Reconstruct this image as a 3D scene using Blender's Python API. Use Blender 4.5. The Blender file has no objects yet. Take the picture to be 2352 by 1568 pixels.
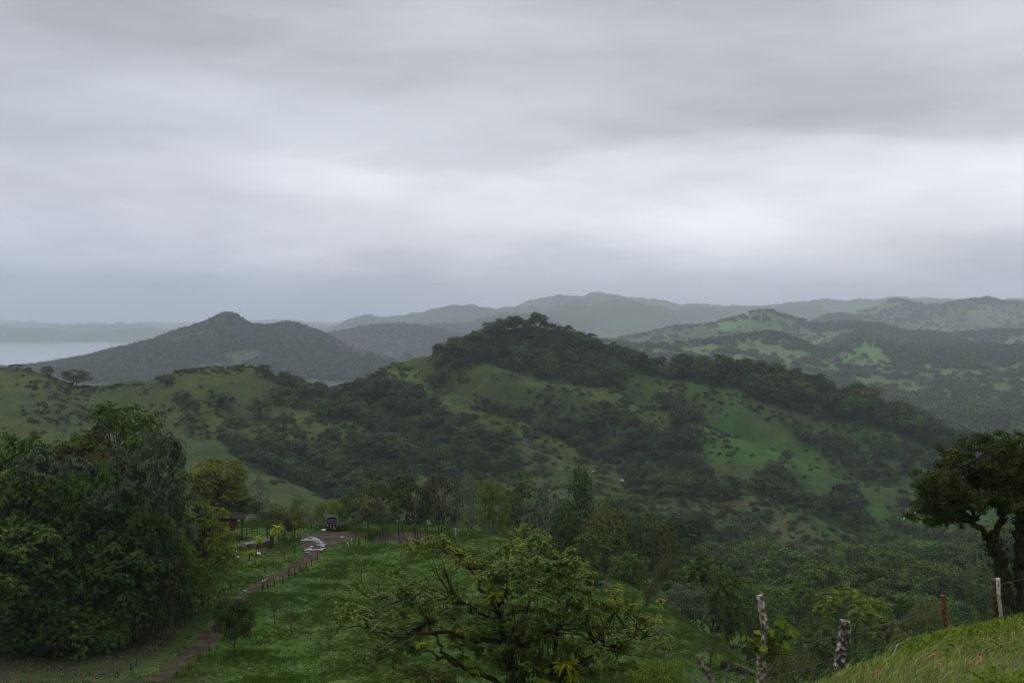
import bpy, math, random
import numpy as np
from mathutils import Vector, Matrix

C = bpy.context.scene
COL = C.collection
rng = np.random.default_rng(7)
random.seed(7)

# ------------------------------------------------------------------ camera
F, U0, V0 = 2522.0, 1176.0, 745.0      # focal length, principal column and horizon row for a 2352 px wide frame
cam = bpy.data.cameras.new('camera')
cam_o = bpy.data.objects.new('camera', cam)
COL.objects.link(cam_o)
cam_o.location = (0, 0, 0)
cam_o.rotation_euler = (math.radians(90), 0, 0)
cam.sensor_width = 36.0
cam.lens = 36.0 * F / 2352.0
cam.shift_y = -39.0 / 2352.0
cam.clip_start = 0.1
cam.clip_end = 150000
C.camera = cam_o

# ------------------------------------------------------------------ world: overcast sky
SUN_EL, SUN_AZ = math.radians(52), math.radians(-48)
w = bpy.data.worlds.new('World')
C.world = w
w.use_nodes = True
nt = w.node_tree
nt.nodes.clear()
N = nt.nodes.new
L = nt.links.new
def srgb(r, g, b):
    f = lambda c: (c / 255 / 12.92) if c / 255 <= 0.04045 else ((c / 255 + 0.055) / 1.055) ** 2.4
    return (f(r), f(g), f(b), 1.0)
def math_n(tree, op, a=None, b=None, c=None, clamp=False):
    n = tree.nodes.new('ShaderNodeMath'); n.operation = op; n.use_clamp = clamp
    for i, v in enumerate((a, b, c)):
        if v is None: continue
        if isinstance(v, (int, float)): n.inputs[i].default_value = v
        else: tree.links.new(v, n.inputs[i])
    return n.outputs[0]
tc = N('ShaderNodeTexCoord')
sep = N('ShaderNodeSeparateXYZ'); L(tc.outputs['Generated'], sep.inputs[0])
X, Y, Z = sep.outputs
hyp = math_n(nt, 'SQRT', math_n(nt, 'ADD', math_n(nt, 'MULTIPLY', X, X), math_n(nt, 'MULTIPLY', Y, Y)))
el = math_n(nt, 'DIVIDE', Z, math_n(nt, 'MAXIMUM', hyp, 0.02))          # tangent of the elevation
az = math_n(nt, 'ARCTAN2', X, Y)
def az_el(su, sv, scale, detail, rough, off):
    cb = N('ShaderNodeCombineXYZ')
    L(math_n(nt, 'MULTIPLY', az, su), cb.inputs[0]); L(math_n(nt, 'MULTIPLY', el, sv), cb.inputs[1])
    cb.inputs[2].default_value = off
    n = N('ShaderNodeTexNoise'); n.inputs['Scale'].default_value = scale
    n.inputs['Detail'].default_value = detail; n.inputs['Roughness'].default_value = rough
    L(cb.outputs[0], n.inputs['Vector'])
    return n.outputs['Fac']
warp = math_n(nt, 'SUBTRACT', az_el(1.6, 5.0, 2.2, 4, 0.5, 1.3), 0.5)
warp2 = math_n(nt, 'SUBTRACT', az_el(1.0, 1.0, 1.8, 1, 0.4, 8.3), 0.5)
t = math_n(nt, 'ADD', el, math_n(nt, 'ADD', math_n(nt, 'MULTIPLY', warp, 0.13), math_n(nt, 'MULTIPLY', warp2, 0.03)))
def ramp(fac, stops, scale):
    r = N('ShaderNodeValToRGB'); r.color_ramp.interpolation = 'B_SPLINE'
    L(math_n(nt, 'MULTIPLY', fac, scale, clamp=True), r.inputs[0])
    e = r.color_ramp.elements
    while len(e) < len(stops): e.new(0.5)
    for q, (p, c) in zip(e, stops):
        q.position = p * scale; q.color = srgb(*c)
    return r.outputs[0]
bright = ramp(t, [(0.0, (152, 161, 174)), (0.022, (164, 172, 183)), (0.045, (188, 192, 200)), (0.075, (211, 213, 219)), (0.115, (219, 220, 226)),
                  (0.148, (212, 214, 220)), (0.166, (183, 187, 194)), (0.22, (190, 194, 201)), (0.27, (193, 196, 203)),
                  (0.33, (186, 191, 199)), (0.6, (205, 208, 214)), (1.0, (225, 226, 230))], 1.0)
flat = ramp(t, [(0.0, (104, 119, 142)), (0.025, (136, 147, 166)), (0.055, (166, 173, 187)), (0.085, (182, 187, 197)), (0.12, (189, 192, 201)),
                (0.16, (182, 187, 196)), (0.22, (188, 192, 201)), (0.28, (185, 190, 198)),
                (0.34, (182, 188, 197)), (0.6, (205, 208, 214)), (1.0, (225, 226, 230))], 1.0)
side = N('ShaderNodeMapRange'); side.interpolation_type = 'SMOOTHSTEP'
side.inputs['From Min'].default_value = -0.42; side.inputs['From Max'].default_value = -0.04
L(math_n(nt, 'ADD', az, math_n(nt, 'MULTIPLY', warp, 0.5)), side.inputs['Value'])
mix1 = N('ShaderNodeMix'); mix1.data_type = 'RGBA'
L(side.outputs[0], mix1.inputs[0]); L(flat, mix1.inputs[6]); L(bright, mix1.inputs[7])
# soft cloud mottling
mott = az_el(1.3, 5.0, 2.6, 6, 0.52, 4.7)
mm = N('ShaderNodeMapRange'); mm.inputs['From Min'].default_value = 0.3; mm.inputs['From Max'].default_value = 0.7
mm.inputs['To Min'].default_value = 0.80; mm.inputs['To Max'].default_value = 1.18
L(mott, mm.inputs['Value'])
lowr = N('ShaderNodeValToRGB'); lowr.color_ramp.interpolation = 'B_SPLINE'
L(math_n(nt, 'MULTIPLY', math_n(nt, 'ADD', el, math_n(nt, 'MULTIPLY', warp, 0.02)), 2.0, clamp=True), lowr.inputs[0])
le_ = lowr.color_ramp.elements
LOW = [(0.0, 1.0), (.03, 1.05), (.055, 1.25), (.085, 1.36), (.13, 1.38), (.18, 1.12), (.33, 1.04), (.5, 1.02)]
while len(le_) < len(LOW): le_.new(0.5)
for q_, (p_, c0) in zip(le_, LOW): q_.position = p_ * 2; q_.color = (c0 / 2, c0 / 2, c0 / 2, 1)
zen = N('ShaderNodeMapRange'); zen.interpolation_type = 'SMOOTHSTEP'      # an overcast sky is brightest overhead
zen.inputs['From Min'].default_value = 0.36; zen.inputs['From Max'].default_value = 1.0
zen.inputs['To Min'].default_value = 2.0; zen.inputs['To Max'].default_value = 4.2
L(Z, zen.inputs['Value'])
below = N('ShaderNodeMapRange'); below.interpolation_type = 'SMOOTHSTEP'    # below the horizon: unlit land, not sky
below.inputs['From Min'].default_value = -0.05; below.inputs['From Max'].default_value = -0.005
below.inputs['To Min'].default_value = 0.06; below.inputs['To Max'].default_value = 1.0
L(Z, below.inputs['Value'])
lowv = math_n(nt, 'MULTIPLY', math_n(nt, 'MULTIPLY', lowr.outputs[0], zen.outputs[0]), below.outputs[0])
vm = N('ShaderNodeVectorMath'); vm.operation = 'SCALE'
L(mix1.outputs[2], vm.inputs[0]); L(math_n(nt, 'MULTIPLY', mm.outputs[0], lowv), vm.inputs['Scale'])
cloud_bg = N('ShaderNodeBackground'); L(vm.outputs[0], cloud_bg.inputs[0]); cloud_bg.inputs[1].default_value = 1.0
sky = N('ShaderNodeTexSky'); sky.sky_type = 'NISHITA'; sky.sun_disc = False
sky.sun_elevation = SUN_EL; sky.sun_rotation = SUN_AZ
sky_bg = N('ShaderNodeBackground'); L(sky.outputs[0], sky_bg.inputs[0]); sky_bg.inputs[1].default_value = 0.06
mixs = N('ShaderNodeMixShader'); mixs.inputs[0].default_value = 0.985
L(sky_bg.outputs[0], mixs.inputs[1]); L(cloud_bg.outputs[0], mixs.inputs[2])
out = N('ShaderNodeOutputWorld'); L(mixs.outputs[0], out.inputs[0])

sun = bpy.data.lights.new('sun', 'SUN')
sun.energy = 1.1; sun.angle = math.radians(22); sun.color = (1.0, 0.97, 0.92)
sun_o = bpy.data.objects.new('sun', sun); COL.objects.link(sun_o)
sd = Vector((math.sin(SUN_AZ) * math.cos(SUN_EL), math.cos(SUN_AZ) * math.cos(SUN_EL), math.sin(SUN_EL)))
sun_o.rotation_euler = sd.to_track_quat('Z', 'Y').to_euler()

C.view_settings.view_transform = 'Standard'
C.view_settings.look = 'None'
C.view_settings.exposure = 0.0
C.view_settings.gamma = 1.0
C.render.engine = 'CYCLES'
C.cycles.use_denoising = True
C.cycles.max_bounces = 6
C.cycles.diffuse_bounces = 3
C.cycles.glossy_bounces = 2
C.cycles.transmission_bounces = 2
C.cycles.transparent_max_bounces = 4
C.cycles.volume_bounces = 2

# ------------------------------------------------------------------ helpers
def tag(o, label=None, cat=None, group=None, kind=None):
    if label: o['label'] = label
    if cat: o['category'] = cat
    if group: o['group'] = group
    if kind: o['kind'] = kind
    return o
def empty(name, loc, rz=0.0, scale=1.0):
    o = bpy.data.objects.new(name, None); o.empty_display_size = 0.3
    o.location = loc; o.rotation_euler = (0, 0, rz)
    o.scale = (scale,) * 3 if isinstance(scale, (int, float)) else scale
    COL.objects.link(o)
    return o
def link(name, me, parent=None, loc=None):
    o = bpy.data.objects.new(name, me); COL.objects.link(o)
    if parent: o.parent = parent
    if loc is not None: o.location = loc
    return o
def mesh_np(name, V, Fc, mat=None, smooth=False, k=None):
    """V (n,3); Fc (m,k) array or list of such arrays"""
    me = bpy.data.meshes.new(name)
    fl = Fc if isinstance(Fc, list) else [Fc]
    fl = [f for f in fl if len(f)]
    V = np.asarray(V, dtype=np.float32)
    loops = np.concatenate([f.ravel() for f in fl]).astype(np.int32)
    tot = np.concatenate([np.full(len(f), f.shape[1], np.int32) for f in fl])
    start = np.concatenate([[0], np.cumsum(tot)[:-1]]).astype(np.int32)
    me.vertices.add(len(V)); me.vertices.foreach_set('co', V.ravel())
    me.loops.add(len(loops)); me.loops.foreach_set('vertex_index', loops)
    me.polygons.add(len(tot)); me.polygons.foreach_set('loop_start', start)
    me.polygons.foreach_set('loop_total', tot)
    me.polygons.foreach_set('use_smooth', np.full(len(tot), bool(smooth)))
    me.update(calc_edges=True)
    if mat: me.materials.append(mat)
    return me
class MB:
    """collects tubes, boxes and prisms, then becomes one mesh"""
    def __init__(s): s.V = []; s.Q = []; s.T = []; s.n = 0
    def add(s, v, q=None, t=None):
        v = np.asarray(v, float)
        s.V.append(v)
        if q is not None and len(q): s.Q.append(np.asarray(q, int) + s.n)
        if t is not None and len(t): s.T.append(np.asarray(t, int) + s.n)
        s.n += len(v)
    def tube(s, pts, rad, sides=6, cap=True, jitter=0.0, seed=0):
        pts = np.asarray(pts, float); n = len(pts)
        rad = np.broadcast_to(np.asarray(rad, float), (n,))
        tg = np.gradient(pts, axis=0)
        tg /= np.linalg.norm(tg, axis=1)[:, None] + 1e-9
        ref = np.array([0.31, 0.87, 0.38]) if abs(tg[:, 2]).mean() > 0.6 else np.array([0.0, 0.05, 1.0])
        a = np.cross(tg, ref); a /= np.linalg.norm(a, axis=1)[:, None] + 1e-9
        b = np.cross(tg, a)
        th = np.arange(sides) * 2 * math.pi / sides
        R = rad[:, None] * np.ones(sides)
        if jitter:
            R = R * (1 + jitter * (np.random.default_rng(seed).random((n, sides)) - 0.5))
        v = pts[:, None, :] + R[:, :, None] * (np.cos(th)[None, :, None] * a[:, None, :] + np.sin(th)[None, :, None] * b[:, None, :])
        v = v.reshape(-1, 3)
        i = np.arange(n - 1)[:, None] * sides; j = np.arange(sides)[None, :]; j2 = (j + 1) % sides
        q = np.stack([i + j, i + j2, i + sides + j2, i + sides + j], -1).reshape(-1, 4)
        t = []
        if cap:
            v = np.vstack([v, pts[:1], pts[-1:]])
            c0, c1 = n * sides, n * sides + 1
            for k in range(sides):
                t.append((c0, (k + 1) % sides, k)); t.append((c1, (n - 1) * sides + k, (n - 1) * sides + (k + 1) % sides))
        s.add(v, q, np.array(t) if t else None)
    def box(s, lo, hi, M=None):
        x0, y0, z0 = lo; x1, y1, z1 = hi
        v = np.array([(x0,y0,z0),(x1,y0,z0),(x1,y1,z0),(x0,y1,z0),(x0,y0,z1),(x1,y0,z1),(x1,y1,z1),(x0,y1,z1)], float)
        if M is not None:
            v = np.array([tuple(M @ Vector(p)) for p in v])
        s.add(v, [(3,2,1,0),(4,5,6,7),(0,1,5,4),(1,2,6,5),(2,3,7,6),(3,0,4,7)])
    def mesh(s, name, mat=None, smooth=False):
        fl = []
        if s.Q: fl.append(np.concatenate(s.Q))
        if s.T: fl.append(np.concatenate(s.T))
        return mesh_np(name, np.concatenate(s.V), fl, mat, smooth)
    def build(s, name, mat=None, parent=None, smooth=False):
        return link(name, s.mesh(name, mat, smooth), parent)

# value noise on world coordinates
def _h(ix, iy, seed):
    n = (ix.astype(np.int64) * 374761393 + iy.astype(np.int64) * 668265263 + seed * 1442695040) & 0xFFFFFFFF
    n = ((n ^ (n >> 13)) * 1274126177) & 0xFFFFFFFF
    n = n ^ (n >> 16)
    return (n & 0xFFFF) / 65535.0
def vnoise(x, y, seed=0):
    ix = np.floor(x); iy = np.floor(y); fx = x - ix; fy = y - iy
    fx = fx * fx * (3 - 2 * fx); fy = fy * fy * (3 - 2 * fy)
    a = _h(ix, iy, seed); b = _h(ix + 1, iy, seed); c = _h(ix, iy + 1, seed); d = _h(ix + 1, iy + 1, seed)
    return (a + (b - a) * fx) * (1 - fy) + (c + (d - c) * fx) * fy - 0.5
def fbm(x, y, octs=4, seed=0, gain=0.5):
    r = 0; a = 1.0
    for k in range(octs):
        r = r + a * vnoise(x * 2 ** k + 17.3 * k, y * 2 ** k - 9.1 * k, seed + k); a *= gain
    return r
def in_poly(u, v, poly):
    u = np.asarray(u, float); v = np.asarray(v, float)
    r = np.zeros(u.shape, bool); n = len(poly)
    for i in range(n):
        x0, y0 = poly[i]; x1, y1 = poly[(i + 1) % n]
        c = ((y0 > v) != (y1 > v)) & (u < (x1 - x0) * (v - y0) / (y1 - y0 + 1e-12) + x0)
        r ^= c
    return r

# ------------------------------------------------------------------ terrain
CP = []                                   # control points (u, depth, z)
def line(pts, step=28.0, dip=None):
    """polyline of (u, v, depth); sampled densely; dip = list of (depth factor, drop) behind it"""
    for (u0, v0, y0), (u1, v1, y1) in zip(pts[:-1], pts[1:]):
        n = max(1, int(math.hypot(u1 - u0, v1 - v0) / step))
        for k in range(n):
            f = k / n
            CP.append((u0 + (u1 - u0) * f, y0 * (y1 / y0) ** f, v0 + (v1 - v0) * f))
    CP.append((pts[-1][0], pts[-1][2], pts[-1][1]))
    if dip:
        for (u0, v0, y0), (u1, v1, y1) in zip(pts[:-1], pts[1:]):
            n = max(1, int(math.hypot(u1 - u0, v1 - v0) / (step * 1.3)))
            for k in range(n):
                f = k / n
                u = u0 + (u1 - u0) * f; y = y0 * (y1 / y0) ** f; v = v0 + (v1 - v0) * f
                for fac, drop in dip:
                    z = -(v - V0) / F * y - drop
                    CP.append((u, y * fac, V0 - z * F / (y * fac)))
def zpt(u, y, z): CP.append((u, y, V0 - z * F / y))
def row(y, uz, step=150):
    us = np.arange(-800, 3151, step)
    zs = np.interp(us, [p[0] for p in uz], [p[1] for p in uz])
    for u, z in zip(us, zs): zpt(u, y, z)

# near ground
row(1.5, [(0, -1.65)], 300)
row(4.0, [(1200, -2.5), (2000, -1.72)], 200)
row(6.2, [(1200, -3.3), (1800, -2.5), (2100, -2.03), (2352, -1.98)], 120)
row(15, [(1200, -6.6), (1800, -6.4), (2352, -6.0)])
row(30, [(600, -12.5), (1200, -13), (1800, -12.5), (2352, -10.5)])
row(38, [(600, -15), (1200, -15.5), (1900, -15), (2250, -11.5), (2352, -11), (2600, -11)])
row(60, [(600, -22.5), (1200, -22), (1700, -23), (2000, -28), (2352, -28)])
line([(1830, 1602, 8.0), (1870, 1590, 8.3), (1957, 1564, 9.0), (2103, 1521, 10.0), (2176, 1498, 11.0), (2249, 1490, 11.6),
      (2352, 1488, 12), (2600, 1464, 12.5), (3000, 1454, 13)], 40, [(1.22, 1.2)])
# pasture bench
line([(-700, 1570, 85), (0, 1570, 86), (300, 1568, 86), (600, 1568, 85), (1000, 1568, 81), (1300, 1568, 82), (1500, 1568, 88), (1650, 1568, 95)], 90)
line([(-300, 1420, 112), (100, 1410, 114), (350, 1400, 116)], 90)
line([(500, 1415, 112), (600, 1355, 128), (900, 1350, 130), (1200, 1400, 118), (1400, 1480, 105)], 80)
line([(430, 1345, 130), (620, 1290, 146), (800, 1270, 152), (1000, 1270, 152), (1150, 1310, 142), (1300, 1370, 128)], 80)
line([(-400, 1290, 150), (0, 1290, 150), (300, 1270, 152), (480, 1262, 154)], 80)
line([(480, 1240, 162), (560, 1232, 166), (640, 1222, 168)], 40)
line([(700, 1206, 178), (780, 1213, 177), (900, 1206, 181), (1000, 1205, 182), (1080, 1214, 178), (1150, 1236, 170), (1250, 1266, 160),
      (1350, 1301, 150), (1450, 1351, 140), (1520, 1391, 132), (1600, 1441, 122), (1700, 1511, 110), (1800, 1590, 100)], 30, [(1.07, 3.0), (1.25, 16.0)])
line([(-500, 1215, 180), (0, 1210, 182), (400, 1200, 185), (600, 1198, 185)], 60, [(1.25, 14.0)])
# valley between the bench and the hill
row(285, [(0, -66), (700, -70), (1200, -70), (1500, -74), (2352, -80)])
row(360, [(0, -72), (700, -84), (1200, -84), (1700, -88), (2352, -90)])
for u, v, y in [(1850, 1560, 190), (2000, 1500, 230), (2150, 1470, 260), (2300, 1445, 300), (1750, 1480, 230), (1650, 1400, 250), (1550, 1330, 270)]:
    CP.append((u, y, v))
zpt(1900, 100, -43); zpt(2100, 100, -45); zpt(2352, 100, -46); zpt(2600, 100, -46)
zpt(1900, 150, -57); zpt(2100, 150, -58); zpt(2352, 150, -60); zpt(2600, 150, -60)
for u, v, y in [(1800, 1340, 440), (2000, 1310, 480), (2200, 1300, 490), (2352, 1270, 520), (2600, 1270, 520), (1650, 1290, 450),
                (1500, 1190, 500), (1350, 1130, 520), (2100, 1215, 600), (2300, 1205, 630), (2550, 1200, 630), (1950, 1270, 510)]:
    CP.append((u, y, v))

# the long hill: skyline of the ground (tree tops stand above it)
SK = [(-600, 835, 790), (-300, 838, 800), (0, 849, 800), (60, 854, 800), (100, 863, 800), (160, 875, 790), (200, 881, 785), (250, 877, 785),
      (330, 877, 790), (400, 863, 800), (460, 851, 805), (520, 842, 810), (560, 839, 810), (600, 846, 810), (640, 860, 815), (700, 880, 820),
      (750, 884, 830), (800, 880, 840), (850, 862, 850), (890, 838, 860), (920, 829, 865), (960, 820, 870), (1000, 826, 880), (1030, 812, 890),
      (1080, 788, 905), (1120, 771, 920), (1170, 755, 940), (1210, 747, 950), (1260, 752, 950), (1320, 768, 950), (1360, 790, 945), (1400, 816, 940),
      (1500, 838, 930), (1600, 854, 920), (1700, 866, 910), (1800, 880, 900), (1900, 906, 885), (2000, 932, 870), (2050, 952, 860),
      (2100, 976, 850), (2150, 1001, 840), (2200, 1028, 830), (2260, 1060, 815), (2400, 1140, 780), (2700, 1230, 740), (3000, 1260, 720)]
line(SK, 22, [(1.06, 9.0), (1.25, 60.0)])
# left hill face
line([(-500, 1010, 640), (0, 1000, 640), (250, 985, 650), (400, 990, 655)], 60)
line([(-500, 1120, 540), (0, 1110, 540), (300, 1090, 555)], 80)
line([(-500, 930, 700), (0, 925, 700), (120, 925, 700)], 80)
line([(180, 905, 770), (250, 950, 720), (330, 985, 670)], 40)
line([(330, 895, 770), (400, 945, 715), (470, 990, 670), (520, 1022, 640)], 30)                                 # spur left of the scrub gully
line([(500, 890, 765), (560, 950, 715), (640, 1000, 680)], 40)
line([(560, 880, 775), (600, 930, 735), (680, 985, 695)], 40)
# spur A and the gully behind it
line([(640, 885, 780), (665, 908, 760), (700, 933, 735), (750, 943, 715), (800, 954, 700), (850, 977, 680), (900, 1011, 655), (940, 1041, 635), (965, 1062, 620)],
     22, [(1.04, 13.0)])
for u, v, y in [(760, 965, 690), (820, 1000, 665), (880, 1045, 635), (700, 960, 712)]: CP.append((u, y, v))
for u, v, y in [(800, 920, 770), (850, 930, 760), (900, 950, 745), (950, 985, 715), (1000, 1010, 695), (1050, 1035, 670), (1080, 1060, 650), (720, 905, 800)]: CP.append((u, y, v))
# spur C and the bowl behind it
line([(300, 960, 690), (400, 1000, 640), (480, 1022, 610), (560, 1056, 585), (620, 1082, 570), (680, 1112, 550), (730, 1140, 535), (780, 1165, 520)], 25, [(1.04, 8.0)])
for u, v, y in [(600, 1040, 630), (700, 1060, 630), (800, 1060, 630), (900, 1075, 610), (760, 1110, 580), (860, 1120, 570), (650, 1030, 650)]: CP.append((u, y, v))
# spurs B1, B2 and D, then E and H on the right
line([(990, 890, 815), (1014, 917, 790), (1060, 938, 765), (1099, 953, 750), (1158, 985, 725), (1181, 1003, 712), (1240, 1029, 690), (1316, 1070, 660), (1370, 1096, 640)],
     22, [(1.03, 6.0)])
line([(1031, 880, 830), (1070, 905, 808), (1117, 930, 790), (1210, 959, 765), (1298, 1003, 735), (1357, 1047, 710), (1439, 1073, 690), (1520, 1105, 670)],
     22, [(1.035, 12.0)])
line([(1100, 826, 870), (1146, 842, 850), (1240, 871, 830), (1342, 895, 805), (1415, 906, 795)], 25, [(1.03, 5.0)])
for u, v, y in [(1150, 905, 820), (1250, 930, 795), (1350, 960, 765), (1450, 985, 745), (1400, 1020, 730), (1480, 1050, 710), (1550, 1010, 735), (1600, 1060, 700)]: CP.append((u, y, v))
for u, v, y in [(1200, 1070, 650), (1280, 1100, 620), (1180, 1120, 590)]: CP.append((u, y, v))
line([(1562, 868, 905), (1552, 905, 850), (1547, 948, 790)], 25)
line([(1500, 938, 798), (1547, 947, 785), (1591, 964, 772), (1646, 982, 756), (1700, 1003, 745), (1734, 1015, 735), (1811, 1042, 715), (1860, 1065, 700), (1930, 1096, 688), (2000, 1112, 680), (2080, 1122, 680), (2200, 1150, 660), (2400, 1180, 650)],
     22, [(1.045, 15.0)])
for u, v, y in [(1650, 920, 850), (1750, 950, 830), (1850, 985, 815), (1950, 1015, 800), (2050, 1060, 770), (1900, 1060, 745), (1800, 1010, 775), (1680, 960, 800), (2130, 1085, 750)]: CP.append((u, y, v))
for u, v, y in [(1650, 1060, 700), (1750, 1080, 680), (1850, 1120, 650), (1600, 1100, 665), (1950, 1160, 630), (2080, 1170, 645), (2200, 1180, 640)]: CP.append((u, y, v))
line([(1450, 1108, 640), (1548, 1119, 630), (1620, 1120, 622), (1690, 1128, 615), (1770, 1151, 600), (1838, 1178, 590), (1890, 1201, 580), (1960, 1232, 560)], 25, [(1.035, 11.0)])
line([(1400, 1152, 570), (1560, 1175, 560), (1700, 1195, 545), (1800, 1232, 525), (1880, 1262, 510)], 40)
# behind the hill
row(1250, [(0, -150), (1200, -135), (2352, -150)])
row(2000, [(0, -168), (700, -165), (1500, -150), (2000, -146), (2352, -150)])
CP += [(2200, 1500, 1000), (2352, 1500, 1005), (2600, 1500, 1010), (2100, 1700, 965), (2352, 1800, 960), (2600, 1800, 960),
       (1900, 2200, 880), (2000, 2200, 905), (2200, 2200, 900), (2352, 2200, 905), (2700, 2200, 905)]
# far wooded hill with the knob, running into the lake
line([(-200, 853, 3350), (60, 850, 3380), (130, 838, 3400), (200, 822, 3400), (270, 800, 3400), (330, 787, 3400), (400, 772, 3400), (470, 757, 3400),
      (500, 742, 3400), (525, 735, 3400), (548, 744, 3400), (575, 757, 3400), (640, 753, 3450), (700, 759, 3500), (760, 775, 3500), (800, 792, 3450),
      (870, 815, 3350), (950, 850, 3200)], 20, [(1.10, 45.0), (1.35, 120.0)])
line([(140, 864, 2750), (250, 862, 2700), (400, 858, 2700), (600, 858, 2750), (800, 860, 2800)], 40)
# lake bed and the far shore
for y in (1600, 3900, 5500, 7500): row(y, [(-100, -190), (380, -190), (700, -150), (1200, -130)] if y < 3000 or y > 5000 else [(-100, -190), (250, -190), (700, -140), (1200, -110)], 220)
for u in range(-1000, 760, 120):
    for v, y in [(785, 8900), (768, 9400), (754, 10400), (747, 12500)]: CP.append((u, y, v + 5 * math.sin(u / 170.0)))
    zpt(u, 16500, 0)
# middle distance ridges
line([(690, 765, 5200), (720, 755, 5200), (770, 744, 5200), (850, 740, 5200), (930, 739, 5200), (980, 752, 5200), (1100, 775, 5000)], 30, [(1.2, 60)])
line([(860, 820, 4000), (1000, 815, 3900), (1200, 800, 3600), (1350, 785, 3300), (1450, 800, 3000)], 60)
line([(800, 742, 8200), (900, 729, 8200), (976, 719, 8200), (1030, 722, 8300), (1100, 712, 8600), (1180, 703, 9200), (1260, 692, 10500), (1340, 686, 11800), (1420, 692, 12200), (1500, 704, 12400)], 25, [(1.3, 120)])
line([(1000, 750, 6500), (1100, 733, 7000), (1250, 722, 7500), (1400, 720, 8000), (1500, 722, 8000)], 50)
# right hand far hills
line([(1493, 801, 3000), (1584, 796, 3050), (1640, 790, 3080), (1697, 780, 3100), (1756, 773, 3120), (1789, 773, 3120), (1822, 794, 3000), (1851, 808, 2900)], 25, [(1.07, 25)])
line([(1600, 825, 2650), (1750, 832, 2600), (1860, 838, 2600)], 60)
line([(1400, 775, 4200), (1493, 759, 4300), (1529, 752, 4300), (1621, 745, 4300), (1712, 732, 4300), (1749, 719, 4300), (1778, 726, 4300), (1822, 734, 4300), (1850, 742, 4300)], 25, [(1.08, 45)])
line([(1906, 822, 2900), (1925, 800, 3100), (1949, 776, 3300), (2005, 778, 3300), (2030, 800, 3150)], 20, [(1.05, 16)])
line([(1880, 860, 2500), (2000, 865, 2500), (2150, 860, 2550), (2352, 855, 2600), (2600, 850, 2600)], 70)
line([(2080, 815, 3050), (2200, 805, 3200), (2352, 800, 3300), (2600, 795, 3300)], 70)
line([(1880, 755, 4200), (1960, 752, 4200), (2100, 762, 4000), (2250, 760, 4100), (2600, 752, 4200)], 70)
line([(1900, 728, 6200), (2000, 712, 7000), (2059, 700, 7400), (2120, 712, 7200), (2352, 716, 7400), (2600, 710, 7400)], 50)
line([(1600, 712, 9500), (1800, 704, 10000), (2000, 698, 10000), (2352, 698, 10200), (2700, 696, 10200)], 80)
line([(1500, 722, 13500), (1750, 720, 13500), (2100, 716, 13500), (2700, 716, 13500)], 60)
for u in range(800, 3100, 200): zpt(u, 16500, 0)

CP = np.array(CP)
A_, B_ = 1 / 260.0, 3.2
cu = np.clip(CP[:, 0], -1000, 3150) * A_; cs = np.log(CP[:, 1]) * B_
cz = -(CP[:, 2] - V0) / F * CP[:, 1]
key = np.round(np.stack([cu, cs], 1) / 0.012).astype(int)
_, keep = np.unique(key, axis=0, return_index=True)
cu, cs, cz, cy = cu[keep], cs[keep], cz[keep], CP[keep, 1]
q = cz / np.sqrt(cy)
def phi(r2): return -np.sqrt(r2 + 0.004)
n = len(cu)
K = phi((cu[:, None] - cu[None]) ** 2 + (cs[:, None] - cs[None]) ** 2)
K[np.diag_indices(n)] += 0.01
Pm = np.stack([np.ones(n), cu, cs], 1)
M_ = np.block([[K, Pm], [Pm.T, np.zeros((3, 3))]])
sol = np.linalg.solve(M_, np.concatenate([q, np.zeros(3)]))
# coarse evaluation, then the fine fan-shaped grid
gu = np.concatenate([np.linspace(-6000, -900, 14), np.arange(-780, 3140, 11.0), np.linspace(3200, 8500, 14)])
gs = np.unique(np.concatenate([np.linspace(math.log(1.5), math.log(60), 60), np.linspace(math.log(60), math.log(200), 70),
                               np.linspace(math.log(200), math.log(1000), 200), np.linspace(math.log(1000), math.log(17000), 150)]))
GU, GS = np.meshgrid(np.clip(gu, -1000, 3150) * A_, gs * B_)
gq = np.empty(GU.size); fu, fs = GU.ravel(), GS.ravel()
for i in range(0, GU.size, 4000):
    a, b = fu[i:i + 4000], fs[i:i + 4000]
    k = phi((a[:, None] - cu[None]) ** 2 + (b[:, None] - cs[None]) ** 2)
    gq[i:i + 4000] = k @ sol[:n] + sol[n] + sol[n + 1] * a + sol[n + 2] * b
gq = gq.reshape(GU.shape)
for _ in range(2):                          # soften the creases of the interpolation across the hills
    for ax in (0, 1):
        p = np.pad(gq, [(1, 1) if a_ == ax else (0, 0) for a_ in (0, 1)], mode='edge')
        sm_ = (np.take(p, range(0, gq.shape[ax]), ax) + 2 * gq + np.take(p, range(2, gq.shape[ax] + 2), ax)) / 4
        gq = np.where((GS > math.log(210) * B_), sm_, gq)
def bilin(tab, xs, ys, x, y):
    i = np.clip(np.searchsorted(xs, x) - 1, 0, len(xs) - 2); j = np.clip(np.searchsorted(ys, y) - 1, 0, len(ys) - 2)
    fx = np.clip((x - xs[i]) / (xs[i + 1] - xs[i]), 0, 1); fy = np.clip((y - ys[j]) / (ys[j + 1] - ys[j]), 0, 1)
    return (tab[j, i] * (1 - fx) + tab[j, i + 1] * fx) * (1 - fy) + (tab[j + 1, i] * (1 - fx) + tab[j + 1, i + 1] * fx) * fy
hu = np.concatenate([np.linspace(-6000, -760, 30), np.arange(-740, 3100, 5.0), np.linspace(3120, 8500, 30)])
hs = np.unique(np.concatenate([np.linspace(math.log(1.5), math.log(60), 130), np.linspace(math.log(60), math.log(200), 220),
                               np.linspace(math.log(200), math.log(1000), 420), np.linspace(math.log(1000), math.log(17000), 260)]))
HU, HS = np.meshgrid(hu, hs)
HY = np.exp(HS); HX = (HU - U0) / F * HY
HZ = bilin(gq, gu, gs, HU, HS) * np.sqrt(HY)
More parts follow.
